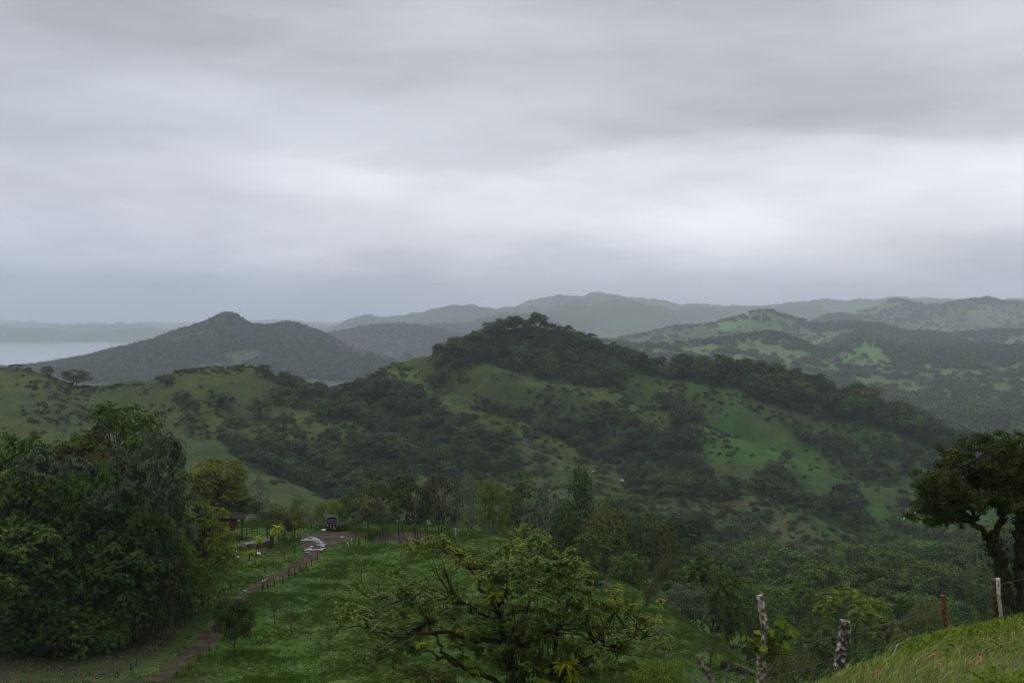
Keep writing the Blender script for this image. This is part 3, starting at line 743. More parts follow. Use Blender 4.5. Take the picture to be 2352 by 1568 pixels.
# large trees (leaf detail for about 100 m), mid trees (about 200 m), hill trees and far trees
proto('big_round', make_tree(1, 20, 8, 'round', .58, 17000, nclump=34, width=.42, tuft=8))
proto('big_round_b', make_tree(2, 20, 8, 'round', .52, 18000, nclump=44, width=.42, tuft=8))
proto('big_tier', make_tree(3, 20, 8, 'tier', .48, 17000, nclump=34, width=.45, tuft=7))
proto('big_open', make_tree(4, 20, 8, 'open', .75, 15000, nclump=44, width=.34, tuft=9, droop=.3))
proto('big_drape', make_tree(5, 20, 8, 'round', .40, 19000, nclump=46, width=.45, low=0.52, tuft=7))
proto('big_bush', make_tree(6, 8, 6, 'bush', .42, 9000, nclump=18, width=.45, tuft=7))
proto('mid_round', make_tree(11, 11, 5, 'round', .40, 6500, nclump=20, tk=.025, width=.5, tuft=6))
proto('mid_round_b', make_tree(12, 11, 5, 'round', .40, 6500, nclump=26, tk=.025, width=.5, tuft=6))
proto('mid_umbrella', make_tree(13, 10, 5.5, 'umbrella', .28, 5000, nclump=20, tk=.03, twigs=1))
proto('mid_column', make_tree(14, 12, 3, 'column', .32, 5500, nclump=18, tk=.025))
proto('mid_open', make_tree(15, 11, 5, 'open', .30, 3000, nclump=26, tk=.022, twigs=2))
proto('mid_bush', make_tree(16, 4, 3.5, 'bush', .28, 2600, nclump=12, tk=.03))
proto('mid_twiggy', make_twiggy(17, 11, 4.5, 1500, .26))
proto('mid_bare', make_twiggy(18, 11, 4.5, 260, .24))
proto('small_twiggy', make_twiggy(19, 5, 2.2, 500, .16, depth=3))
proto('small_round', make_tree(20, 5, 2.2, 'round', .24, 4600, nclump=20, tk=.025, low=.6))
for k, (st, nc) in enumerate([('round', 12), ('round', 16), ('umbrella', 12), ('round', 9), ('column', 10), ('open', 14), ('tier', 14)]):
    proto('hill_%d' % k, make_tree(40 + k, 11, 5 if st != 'column' else 3.4, st, .85, 1000, tk=.022, width=.75, nclump=nc, sides=4))
for k, (st, nc) in enumerate([('round', 20), ('umbrella', 16), ('round', 26), ('open', 24), ('tier', 16)]):
    proto('valley_%d' % k, make_tree(80 + k, 11, 5.5, st, .5, 2600, tk=.022, width=.7, nclump=nc, sides=4))
proto('hill_twiggy', make_twiggy(50, 9, 4, 160, .6, tk=.03, depth=3))
proto('hill_bush', make_tree(51, 3.4, 3.2, 'bush', .7, 420, nclump=8, sides=4))
for k in range(3):
    proto('far_%d' % k, make_tree(60 + k, 11, 6, 'round', 2.6, 110, tk=.02, width=.8, nclump=7, sides=3))

def tree_px(name, key, H0, R0, u, vtop, y, wpx, mat, label, group=None, bark=None, vbase=None, cat='tree', rz=None):
    """a tree whose foot stands on the ground at depth y (or where the row vbase meets the ground)"""
    p = hit(u, vbase) if vbase else at(u, y)
    y = p[1]
    ztop = -(vtop - V0) / F * y
    H = max(1.0, ztop - p[2]); R = wpx / 2 * y / F
    p[2] -= 0.15
    return plant(name, key, p, R / R0, H / H0, mat, label, cat, group, rz, bark)

# ------------------------------------------------------------------ the big wood on the left (about 85 to 150 m away)
GW = 'trees of the wood on the left'
BIG = [  # name, proto, u, vtop, depth, width px, leaves, bark, label
 ('domed_tree', 'big_round_b', 268, 893, 128, 235, 'mid', None, 'tallest tree of the left wood, green domed crown rising against the hill'),
 ('shade_tree', 'big_round', 215, 962, 122, 260, 'olive', None, 'broad olive crown just below the tallest domed tree'),
 ('cecropia_tree', 'big_open', 335, 968, 112, 190, 'grey', PALE, 'grey leaved tree with pale bare branches in front of the tallest tree'),
 ('cecropia_tree', 'big_open', 130, 1012, 108, 260, 'grey', None, 'wide grey green tree with a pale forked branch, upper left of the wood'),
 ('cecropia_tree', 'big_open', 215, 1040, 104, 170, 'mid', None, 'green umbrella leaved tree in the middle of the left wood'),
 ('cecropia_tree', 'big_open', 262, 1082, 100, 170, 'grey', None, 'lower grey green tree with drooping leaf tufts in the left wood'),
 ('shade_tree', 'big_round_b', 20, 968, 126, 210, 'mid', None, 'green crown at the left edge behind the grey trees'),
 ('shade_tree', 'big_round', 95, 985, 128, 160, 'brown', None, 'flat brownish crown at the back of the left wood'),
 ('shade_tree', 'big_round_b', 45, 1048, 98, 230, 'dark', None, 'dark green broad crown at the left edge of the picture'),
 ('shade_tree', 'big_round', 160, 1100, 94, 210, 'deep', None, 'deep green crown in the centre of the left wood'),
 ('shade_tree', 'big_drape', 405, 1048, 118, 190, 'mid', None, 'feathery green tree at the right shoulder of the wood'),
 ('golden_tree', 'big_round_b', 494, 1040, 178, 150, 'gold', None, 'yellowish green tree standing behind the red hut'),
 ('draping_tree', 'big_drape', 468, 1122, 116, 180, 'lime', None, 'draping yellow green tree left of the red hut'),
 ('draping_tree', 'big_drape', 390, 1160, 104, 130, 'mid', None, 'draping green tree over the small fence by the hut'),
 ('shade_tree', 'big_round', 310, 1120, 97, 170, 'deep', None, 'deep green crown behind the lower grey tree'),
 ('shade_tree', 'big_round_b', 60, 1160, 88, 260, 'dark', None, 'large dark crown low at the left edge, above the shaded ground'),
 ('shade_tree', 'big_drape', 190, 1190, 90, 200, 'dark', None, 'dark draping crown over the shaded ground in the left wood'),
 ('shade_tree', 'big_round', 285, 1205, 93, 190, 'dark', None, 'dark green crown at the front edge of the left wood'),
 ('shade_tree', 'big_round_b', 350, 1215, 98, 140, 'brown', None, 'brownish green crown at the front right edge of the wood'),
 ('shade_tree', 'big_drape', 130, 1275, 87, 190, 'deep', None, 'low deep green crown at the bottom of the left wood'),
 ('shade_tree', 'big_round_b', -40, 1210, 90, 240, 'dark', None, 'dark crown cut by the left edge of the picture'),
 ('shade_tree', 'big_round', -70, 1010, 118, 240, 'olive', None, 'olive crown cut by the left edge above the dark one'),
 ('understorey_bush', 'big_bush', 175, 1370, 86, 170, 'mid', None, 'leafy green bush hanging under the left wood, by the shaded ground'),
 ('understorey_bush', 'big_bush', 285, 1335, 90, 130, 'dark', None, 'dark bush at the front edge of the wood above the dead leaves'),
 ('understorey_bush', 'big_bush', 350, 1330, 97, 90, 'mid', None, 'small green bush at the right tip of the left wood'),
 ('understorey_bush', 'big_bush', 60, 1400, 87, 180, 'dark', None, 'dark bush in the deep shade at the left edge'),
 ('understorey_bush', 'big_bush', 255, 1425, 87, 90, 'mid', None, 'light green sprawling bush lowest in the left wood'),
 ('understorey_bush', 'big_bush', 445, 1255, 113, 120, 'lime', None, 'yellow green bush hanging below the draping tree'),
 ('understorey_bush', 'big_bush', 395, 1262, 106, 110, 'dark', None, 'dark bush between the wood and the short fence'),
 ('shade_tree', 'big_round', 520, 1085, 192, 120, 'mid', None, 'green crown behind the yellowish tree near the hut'),
 ('shade_tree', 'big_round_b', 560, 1130, 190, 110, 'dark', None, 'dark crown right behind the hut roof'),
]
for nm, key, u, vt, y, wpx, mt, bk, lb in BIG:
    if y < 112: y = 98 + (y - 85) * 0.52
    tree_px(nm, key, 20 if 'bush' not in key else 8, 8 if 'bush' not in key else 6, u, vt, y, wpx, mt, lb, GW, bk)

# ------------------------------------------------------------------ trees round the bench pasture and behind its brow
GM = 'trees behind the bench pasture'
MIDT = [  # name, proto, H0, R0, u, vtop, depth or None, vbase or None, width, leaves, bark, label
 ('sparse_tree', 'mid_bare', 11, 4.5, 610, 1085, 200, None, 120, 'brown', PALE, 'nearly bare brownish tree rising behind the red hut'),
 ('umbrella_tree', 'mid_umbrella', 10, 5.5, 614, 1172, 160, None, 100, 'dark', None, 'dark umbrella shaped tree with a curved trunk beside the dirt track terrace'),
 ('scrubby_tree', 'mid_open', 11, 5, 660, 1135, 205, None, 100, 'olive', None, 'thin olive tree behind the umbrella tree'),
 ('scrubby_tree', 'mid_open', 11, 5, 715, 1150, 200, None, 90, 'olive', PALE, 'thin olive tree left of the cattle truck'),
 ('shade_tree', 'mid_round', 11, 5, 760, 1145, 192, None, 78, 'lime', None, 'bright green tree directly behind the cattle truck'),
 ('shade_tree', 'mid_round_b', 11, 5, 812, 1118, 200, None, 100, 'dark', None, 'dark tree right behind the cattle truck'),
 ('shade_tree', 'mid_round', 11, 5, 846, 1130, None, 1226, 84, 'olive', None, 'olive tree with a dark trunk in the grass right of the truck'),
 ('shade_tree', 'mid_round_b', 11, 5, 868, 1085, 218, None, 120, 'mid', None, 'tall green tree behind the olive tree right of the truck'),
 ('scrubby_tree', 'mid_open', 11, 5, 878, 1170, None, 1228, 54, 'olive', None, 'small stump like tree with a thick mossy trunk by the muddy pen'),
 ('shade_tree', 'mid_round', 11, 5, 935, 1075, 226, None, 130, 'dark', None, 'dark wide tree behind the fenced pen'),
 ('shade_tree', 'mid_round_b', 11, 5, 1008, 1062, 235, None, 120, 'brown', None, 'brownish tree behind the utility pole'),
 ('scrubby_tree', 'mid_open', 11, 5, 1075, 1072, 230, None, 110, 'grey', PALE, 'pale grey tree with bare twigs above the brow of the pasture'),
 ('shade_tree', 'mid_round', 11, 5, 1130, 1082, 222, None, 90, 'lime', None, 'bright green round tree above the brow of the pasture'),
 ('shade_tree', 'mid_round_b', 11, 5, 1200, 1072, 236, None, 130, 'dark', None, 'dark tree with a brown top left of the bare white trunk'),
 ('bare_tree', 'mid_bare', 11, 4.5, 1268, 1140, 165, None, 80, 'grey', PALE, 'bare tree with a white trunk standing behind the brow of the pasture'),
 ('shade_tree', 'mid_round', 11, 5, 1260, 1105, 200, None, 130, 'grey', None, 'grey leaved tree behind the white trunked bare tree'),
 ('leaning_tree', 'mid_column', 12, 3, 1335, 1078, 198, None, 80, 'dark', None, 'dark columnar tree, the highest tip above the pasture brow'),
 ('shade_tree', 'mid_round_b', 11, 5, 1300, 1150, 178, None, 110, 'dark', None, 'dark tree below the columnar tree'),
 ('shade_tree', 'mid_round', 11, 5, 1395, 1135, 182, None, 140, 'olive', None, 'broad olive tree right of the columnar tree'),
 ('shade_tree', 'mid_round_b', 11, 5, 1370, 1195, 170, None, 120, 'dark', None, 'dark tree at the edge of the pasture slope below the broad olive tree'),
 ('shade_tree', 'mid_round', 11, 5, 1455, 1185, 178, None, 130, 'deep', None, 'deep green tree on the slope right of the broad olive tree'),
 ('shade_tree', 'mid_round_b', 11, 5, 1505, 1170, 215, None, 120, 'olive', None, 'olive tree above the deep green one on the slope'),
 ('shade_tree', 'mid_round', 11, 5, 1440, 1255, 158, None, 110, 'mid', None, 'green tree at the edge of the slope left of the twiggy tree'),
 ('twiggy_tree', 'mid_twiggy', 11, 4.5, 1482, 1268, None, 1392, 120, 'olive', None, 'fan shaped twiggy tree leaning on the green slope'),
 ('shade_tree', 'mid_round', 11, 5, 1635, 1252, 158, None, 200, 'dark', None, 'large dark round tree right of the fan shaped twiggy tree'),
 ('shade_tree', 'mid_round_b', 11, 5, 1555, 1270, 158, None, 150, 'dark', None, 'dark tree leaning against the large round one'),
 ('scrubby_tree', 'mid_open', 11, 5, 1575, 1325, 138, None, 130, 'grey', None, 'grey scrubby tree below the large dark round tree'),
 ('scrubby_tree', 'mid_round', 11, 5, 1672, 1368, None, 1482, 130, 'grey', None, 'grey leaved small tree standing on the green slope near the leaning stake'),
 ('bare_tree', 'mid_bare', 11, 4.5, 1540, 1420, None, 1512, 100, 'grey', PALE, 'bare pale tree on the lower green slope'),
 ('scrubby_tree', 'mid_open', 11, 5, 1630, 1440, None, 1530, 90, 'mid', None, 'thin leaved sapling low on the green slope'),
 ('bare_tree', 'mid_bare', 11, 4.5, 1400, 1330, None, 1368, 70, 'grey', PALE, 'small bare tree on the upper green slope'),
 ('shade_tree', 'mid_bush', 4, 3.5, 1365, 1310, None, 1342, 70, 'dark', None, 'dark low bush on the upper green slope'),
 ('shade_tree', 'mid_round_b', 11, 5, 1720, 1330, 200, None, 130, 'dark', None, 'dark tree in the valley just left of the leaning stake'),
 ('shade_tree', 'mid_round', 11, 5, 1760, 1400, 160, None, 120, 'olive', None, 'olive tree behind the leaning stake'),
 ('domed_tree', 'mid_round', 11, 5, 1965, 1338, 215, None, 190, 'lime', None, 'yellow green domed tree, the brightest crown in the right valley'),
 ('domed_tree', 'mid_round_b', 11, 5, 1838, 1322, 230, None, 130, 'mid', None, 'light green domed tree in the valley above the leaning stake'),
 ('domed_tree', 'mid_umbrella', 10, 5.5, 2140, 1385, 190, None, 150, 'olive', None, 'flat domed olive tree behind the thin red brown post'),
 ('domed_tree', 'mid_round', 11, 5, 2055, 1405, 165, None, 170, 'olive', None, 'wide olive tree between the mossy stump post and the thin post'),
 ('shade_tree', 'mid_round_b', 11, 5, 1880, 1410, 170, None, 150, 'dark', None, 'dark tree left of the mossy stump post'),
 ('shade_tree', 'mid_round', 11, 5, 2250, 1395, 170, None, 130, 'deep', None, 'deep green tree behind the split fence post'),
 ('scrubby_tree', 'mid_open', 11, 5, 1960, 1440, 120, None, 150, 'dark', None, 'scrubby dark tree close behind the mossy stump post'),
 ('scrubby_tree', 'mid_open', 11, 5, 1820, 1470, 115, None, 140, 'olive', None, 'scrubby olive tree close behind the leaning stake'),
 ('scrubby_tree', 'mid_open', 11, 5, 2060, 1470, 105, None, 130, 'dark', None, 'scrubby dark tree below the crest of the verge'),
 # small trees in the pasture
 ('roadside_tree', 'small_round', 5, 2.2, 538, 1364, None, 1504, 100, 'dark', None, 'dark round tree standing alone beside the dirt track'),
 ('pollard_tree', 'small_twiggy', 5, 2.2, 757, 1428, None, 1490, 30, 'mid', None, 'small upright leafy pollard alone in the lower pasture'),
 ('pollard_tree', 'small_twiggy', 5, 2.2, 762, 1274, None, 1307, 26, 'olive', None, 'first thin pollard below the puddled track'),
 ('pollard_tree', 'small_twiggy', 5, 2.2, 790, 1290, None, 1322, 30, 'olive', None, 'crooked thin pollard, second of the row below the track'),
 ('pollard_tree', 'small_twiggy', 5, 2.2, 831, 1282, None, 1337, 46, 'olive', None, 'tallest thin pollard of the row below the track'),
 ('pollard_tree', 'small_twiggy', 5, 2.2, 869, 1318, None, 1352, 40, 'olive', None, 'last thin pollard of the row, nearest the blossoming tree'),
 ('pollard_tree', 'small_twiggy', 5, 2.2, 632, 1365, None, 1432, 50, 'olive', None, 'thin pollard right of the lone roadside tree'),
 ('pollard_tree', 'small_twiggy', 5, 2.2, 672, 1392, None, 1456, 50, 'olive', None, 'thin pollard in the pasture between track and lower pollard'),
 ('pollard_tree', 'small_twiggy', 5, 2.2, 708, 1440, None, 1473, 20, 'brown', None, 'short leafless pollard in the pasture left of the lower pollard'),
 ('pollard_tree', 'small_round', 5, 2.2, 852, 1222, None, 1245, 18, 'deep', None, 'small dark bushy pollard near the end of the muddy yard'),
 ('pollard_tree', 'small_twiggy', 5, 2.2, 1034, 1186, None, 1233, 34, 'olive', None, 'dark thin tree on the brow right of the utility pole'),
 ('pollard_tree', 'small_twiggy', 5, 2.2, 1050, 1190, None, 1232, 26, 'olive', PALE, 'whitish thin tree on the brow right of the utility pole'),
 ('pollard_tree', 'mid_open', 11, 5, 1086, 1168, None, 1230, 60, 'olive', None, 'olive tree on the brow of the pasture'),
 ('pollard_tree', 'mid_open', 11, 5, 1127, 1180, None, 1241, 52, 'olive', PALE, 'white stemmed tree at the right end of the brow'),
 ('fence_tree', 'small_round', 5, 2.2, 458, 1278, None, 1345, 74, 'dark', None, 'dark small tree at the end of the short fence under the wood'),
 ('fence_tree', 'small_round', 5, 2.2, 515, 1225, None, 1326, 60, 'dark', None, 'dark leaning tree below the terrace wall'),
 ('fence_tree', 'small_twiggy', 5, 2.2, 478, 1325, None, 1392, 60, 'grey', None, 'grey twiggy shrub between the fence and the track'),
 ('fence_tree', 'small_twiggy', 5, 2.2, 605, 1308, None, 1350, 50, 'olive', None, 'twiggy shrub at the left edge of the track'),
 ('fence_tree', 'small_round', 5, 2.2, 430, 1352, None, 1420, 34, 'grey', None, 'young grey leaved sapling with long leaves above the track'),
 ('fence_tree', 'small_round', 5, 2.2, 402, 1300, None, 1338, 34, 'mid', None, 'small green tree in the short fence under the wood'),
 ('fence_tree', 'small_round', 5, 2.2, 428, 1298, None, 1340, 34, 'deep', None, 'deep green small tree in the short fence under the wood'),
 ('fence_tree', 'small_twiggy', 5, 2.2, 655, 1185, None, 1240, 46, 'dark', None, 'dark thick stemmed tree behind the spiky plants'),
 ('fence_tree', 'small_round', 5, 2.2, 672, 1180, None, 1236, 44, 'dark', None, 'dark tree at the corner of the muddy yard'),
 ('fence_tree', 'mid_bush', 4, 3.5, 788, 1196, None, 1220, 28, 'olive', None, 'olive shrub touching the right side of the truck'),
 ('fence_tree', 'mid_bush', 4, 3.5, 803, 1192, None, 1219, 26, 'olive', None, 'olive shrub with white painted stem right of the truck'),
]
for nm, key, H0, R0, u, vt, y, vb, wpx, mt, bk, lb in MIDT:
    tree_px(nm, key, H0, R0, u, vt, y or 100, wpx, mt, lb, GM if y else 'small trees in and round the pasture', bk, vb)

# ------------------------------------------------------------------ hill trees that stand apart
LONE = [ # u, vbase, height px, width px, proto no, leaves, label
 (36, 851, 15, 34, 2, 'far', 'flat topped lone tree on the skyline at the far left'),
 (62, 855, 12, 26, 5, 'far', 'tiny tree on the skyline right of the flat topped one'),
 (108, 866, 24, 30, 0, 'far', 'round tree on the left skyline in front of the lake'),
 (139, 872, 28, 26, 4, 'far', 'slim tree on the left skyline where the lake ends'),
 (176, 888, 40, 66, 1, 'far', 'wide dark tree clump at the saddle of the left skyline'),
 (368, 878, 18, 26, 3, 'far', 'small tree in the dip of the left skyline'),
 (386, 884, 24, 34, 1, 'far', 'dark bushy tree beside the small one in the skyline dip'),
 (560, 842, 8, 12, 5, 'far', 'tiny thin tree on top of the left grassy hill'),
 (1014, 892, 46, 58, 0, 'far', 'dense dark tree alone at the head of the grassy spur'),
 (938, 826, 20, 22, 3, 'far', 'small lone tree on the bright grass knoll'),
 (1050, 808, 18, 30, 2, 'far', 'flat tree at the left foot of the wooded summit'),
 (1030, 806, 14, 20, 3, 'far', 'small tree on the ridge left of the wooded summit'),
 (515, 935, 32, 50, 1, 'far', 'dark bushy tree on the left hill face, upper of the loose group'),
 (597, 962, 46, 62, 0, 'far', 'wide round tree in the middle of the left hill face'),
 (659, 988, 42, 48, 1, 'far', 'dark tree right of the wide round one on the left hill face'),
 (545, 1000, 46, 70, 0, 'far', 'broad dark tree low on the left hill face'),
 (435, 985, 40, 50, 3, 'far', 'tree at the lower end of the scrub gully'),
 (418, 925, 30, 40, 1, 'far', 'tree in the upper part of the scrub gully'),
 (445, 950, 34, 46, 0, 'far', 'tree in the middle of the scrub gully'),
 (642, 925, 40, 56, 1, 'far', 'dark tree on the shoulder left of the wooded gully'),
 (1165, 1030, 50, 50, 0, 'far', 'single dense tree on the edge of the lower spur'),
 (1222, 1022, 40, 46, 1, 'far', 'dense tree between the two grassy spurs'),
 (1098, 955, 30, 40, 3, 'far', 'small tree on the first grassy spur'),
 (1450, 1126, 28, 32, 2, 'far', 'small umbrella shaped tree alone on the grass at the valley foot'),
 (1667, 1187, 34, 36, 2, 'brown', 'bare looking tree alone on the brown field'),
 (1743, 1213, 14, 16, 3, 'far', 'tiny round tree on the brown field'),
 (2075, 1180, 40, 40, 0, 'far', 'dark round tree beside the grazing white cattle'),
 (1805, 1062, 30, 30, 1, 'far', 'tree on the bright green spur of the right slope'),
 (1560, 990, 52, 60, 0, 'far', 'tall dark tree left of the bright green spur'),
 (1572, 1040, 60, 64, 1, 'far', 'broad dark tree below the bright green spur'),
 (1950, 1150, 34, 40, 3, 'brown', 'brownish tree at the end of the bright spur'),
 (1910, 1175, 40, 46, 0, 'far', 'dark tree below the brownish one on the right slope'),
 (1735, 1130, 34, 44, 1, 'far', 'dark tree above the brown field'),
 (1240, 1075, 36, 44, 3, 'far', 'rounded tree at the foot of the second spur'),
 (1340, 1078, 30, 40, 3, 'far', 'small tree at the lower end of the second spur'),
 (1385, 1100, 36, 46, 1, 'far', 'dark tree where the second spur meets the valley'),
]
kinds = ['round_tree', 'dense_tree', 'flat_tree', 'small_tree', 'slim_tree', 'loose_tree', 'tiered_tree']
for u, vb, hp, wp, k, mt, lb in LONE:
    p = hit(u, vb, 330); y = p[1]; p[2] -= 0.3
    plant(kinds[k], 'hill_%d' % k, p, wp / 2 * y / F / (5 if k != 4 else 3.4), (hp * y / F + 0.3) / 11, mt, lb, 'tree', 'trees standing apart on the hill')

# ------------------------------------------------------------------ woods on the hill and in the valley: the nearest stand singly, the rest as one mass
def sample(poly, y0, y1, dens, r, mind, wig=10.0, tol=26.0, shift=True):
    us = [p[0] for p in poly]; u0, u1 = min(us) - 15, max(us) + 15
    A = (u1 - u0) / F * (y1 * y1 - y0 * y0) / 2
    k = int(A * dens / 100 * 1.6)
    u = r.uniform(u0, u1, k); y = np.sqrt(r.uniform(y0 * y0, y1 * y1, k)); x = (u - U0) / F * y
    z = gz(x, y); v = V0 - z * F / y
    if shift: v = v - 4.5 * F / y
    ok = in_poly(u + wig * 2 * fbm(x / 20, y / 20, 3, 71), v + wig * 1.4 * fbm(x / 20, y / 20, 3, 73), poly)
    ok &= bilin(VIS, hu, hs, u, np.log(y)) < tol
    if y0 < 300: ok &= fbm(x / 34, y / 34, 3, 131) < .20
    P_ = np.stack([x, y, z, u, v], 1)[ok]
    seen = {}; out_ = []
    for p in P_:                                  # keep a minimum distance
        ci, cj = int(p[0] // mind), int(p[1] // mind); good = True
        for a in (-1, 0, 1):
            for b2 in (-1, 0, 1):
                for q_ in seen.get((ci + a, cj + b2), ()):
                    if (q_[0] - p[0]) ** 2 + (q_[1] - p[1]) ** 2 < mind * mind: good = False
        if good: seen.setdefault((ci, cj), []).append(p); out_.append(p)
    return np.array(out_) if out_ else np.zeros((0, 5))
REG = {
 'bowl': ('dark tree in the wooded bowl below the left grassy spur', 'trees in the wooded bowl'),
 'gully': ('dark tree in the long wooded gully right of the left grassy hill', 'trees in the long wooded gully'),
 'summit': ('dark tree of the wood capping the central summit', 'trees on the wooded summit'),
 'ridge': ('tall dark tree of the row along the right hand ridge skyline', 'trees along the right ridge'),
 'midwood': ('dark tree of the wood between the second spur and the bright green spur', 'trees between the spurs'),
 'lowwood': ('tree in the wood at the valley foot below the bright green spur', 'trees at the valley foot'),
 'slopeclump': ('dark tree in the clump under the landslip scar', 'trees under the landslip scar'),
 'rightclump': ('dark tree in the clump above the valley on the right slope', 'trees on the right slope'),
 'rightface': ('bushy tree on the shaded face below the right ridge', 'bushy trees below the right ridge'),
 'valley': ('tree in the wooded valley bottom on the right', 'trees in the right valley'),
 'benchback': ('tree on the hidden slope behind the bench pasture', 'trees on the slope behind the pasture'),
}
r_ = np.random.default_rng(99)
CAND = []
for nm, poly, y0, y1, dens in WOODS:
    md = {'valley': 7.8, 'benchback': 7.0, 'ridge': 5.4, 'rightface': 5.4}.get(nm, 5.0)
    for p in sample(poly, y0, y1, dens * 2.0, r_, md, shift=nm not in ('ridge', 'summit')): CAND.append((nm, p))
# size of each tree and what shows of it
ALLT = []
for nm, p in CAND:
    hgt = {'ridge': 12.5, 'summit': 9.0, 'valley': 12.0, 'benchback': 10.0, 'rightface': 6.5, 'slopeclump': 9}.get(nm, 8.3) * (0.5 + 0.95 * r_.random() ** 1.3)
    hid = float(bilin(VIS, hu, hs, np.array([p[3]]), np.log(np.array([p[1]])))[0]) * p[1] / F
    ALLT.append((nm, p, hgt, (hgt - hid) / p[1]))
order = sorted(range(len(ALLT)), key=lambda i: -ALLT[i][3])
# spread the single trees over the regions: the largest in the picture first
SINGLE = set(order[:185])
for nm in ('ridge', 'summit', 'gully'):
    own = [i for i in order if ALLT[i][0] == nm and i not in SINGLE]
    SINGLE.update(own[:14])
mats = ['far', 'far', 'dark', 'deep', 'far', 'olive', 'dark', 'brown', 'mid', 'far', 'deep', 'dark']
INST = []          # x, y, z, scale xy, scale z, rotation, kind
for i, (nm, p, hgt, s_) in enumerate(ALLT):
    k = int(r_.integers(0, 7)) if nm not in ('valley', 'benchback') else int(r_.choice([0, 1, 2, 3, 2, 5, 6]))
    if nm == 'ridge': k = int(r_.choice([0, 1, 4, 0, 3, 5]))
    wd = hgt / 11 * (0.85 + 0.5 * r_.random())
    wd *= 1.12 if nm in ('valley', 'benchback') else 1.22 if nm != 'ridge' else 1.1
    if i in SINGLE:
        m_ = mats[int(r_.integers(0, len(mats)))]
        if nm == 'valley' and m_ in ('brown', 'olive'): m_ = 'dark'
        if nm == 'valley' and r_.random() < 0.25: m_ = 'mid' if r_.random() < .85 else 'lime'
        kk = 'hill_%d' % k
        if nm in ('valley', 'benchback'): k = int(r_.integers(0, 5)); kk = 'valley_%d' % k
        plant(('dense_tree', 'flat_tree', 'round_tree', 'loose_tree', 'tiered_tree')[k] if kk[0] == 'v' else kinds[k], kk, (p[0], p[1], p[2] - 0.3), wd, hgt / 11, m_, REG[nm][0], 'tree', REG[nm][1])
    else:
        INST.append((p[0], p[1], p[2] - 0.5, wd, hgt / 11, r_.random() * 6.28, int(r_.integers(0, 5)) if p[1] < 520 else 5 + k))
print('wood trees', len(ALLT), 'single', len(SINGLE))

def scatter(name, rows, sources, label, cat, mat=None):
    """one object: its points carry copies of the given meshes (geometry nodes)"""
    R_ = np.array(rows)
    me = bpy.data.meshes.new(name); me.vertices.add(len(R_)); me.vertices.foreach_set('co', R_[:, :3].astype(np.float32).ravel())
    for an, col_ in (('sxy', 3), ('sz', 4), ('rot', 5)):
        a = me.attributes.new(an, 'FLOAT', 'POINT'); a.data.foreach_set('value', R_[:, col_].astype(np.float32))
    a = me.attributes.new('pick', 'INT', 'POINT'); a.data.foreach_set('value', R_[:, 6].astype(np.int32))
    o = link(name, me)
    ng = bpy.data.node_groups.new(name, 'GeometryNodeTree')
    ng.interface.new_socket('Geometry', in_out='INPUT', socket_type='NodeSocketGeometry')
    ng.interface.new_socket('Geometry', in_out='OUTPUT', socket_type='NodeSocketGeometry')
    nn, ll = ng.nodes.new, ng.links.new
    gi, go = nn('NodeGroupInput'), nn('NodeGroupOutput')
    pts = nn('GeometryNodeMeshToPoints'); ll(gi.outputs[0], pts.inputs['Mesh'])
    iop = nn('GeometryNodeInstanceOnPoints'); ll(pts.outputs[0], iop.inputs['Points'])
    gti = nn('GeometryNodeGeometryToInstance')
    for s_ in reversed(sources):
        oi = nn('GeometryNodeObjectInfo'); oi.inputs['Object'].default_value = s_; oi.transform_space = 'ORIGINAL'
        ll(oi.outputs['Geometry'], gti.inputs[0])
    ll(gti.outputs[0], iop.inputs['Instance'])
    iop.inputs['Pick Instance'].default_value = True
    def named(nm_, ty):
        q_ = nn('GeometryNodeInputNamedAttribute'); q_.data_type = ty; q_.inputs['Name'].default_value = nm_
        return q_.outputs['Attribute']
    ll(named('pick', 'INT'), iop.inputs['Instance Index'])
    cx = nn('ShaderNodeCombineXYZ'); ll(named('rot', 'FLOAT'), cx.inputs[2]); ll(cx.outputs[0], iop.inputs['Rotation'])
    cs2 = nn('ShaderNodeCombineXYZ'); sx = named('sxy', 'FLOAT'); ll(sx, cs2.inputs[0]); ll(sx, cs2.inputs[1]); ll(named('sz', 'FLOAT'), cs2.inputs[2])
    ll(cs2.outputs[0], iop.inputs['Scale'])
    last = iop.outputs[0]
    if mat:
        sm = nn('GeometryNodeSetMaterial'); ll(last, sm.inputs[0]); sm.inputs['Material'].default_value = mat; last = sm.outputs[0]
    ll(last, go.inputs[0])
    md_ = o.modifiers.new('scatter', 'NODES'); md_.node_group = ng
    return tag(o, label, cat, kind='stuff')
def crown_of(meshkey):
    me = PROTO[meshkey][1]
    for o in COL.objects:
        if o.data is me: return o
    return None
SRC = []
for k in range(5):
    SRC.append(crown_of('valley_%d' % k))
for k in range(7):
    o = crown_of('hill_%d' % k)
    SRC.append(o)
SRC = [s_ or next(q_ for q_ in SRC if q_) for s_ in SRC]
scatter('hillside_wood', INST, SRC, 'dense dark woodland mass filling the hollows and ridges of the hill', 'woodland', LM['far'])

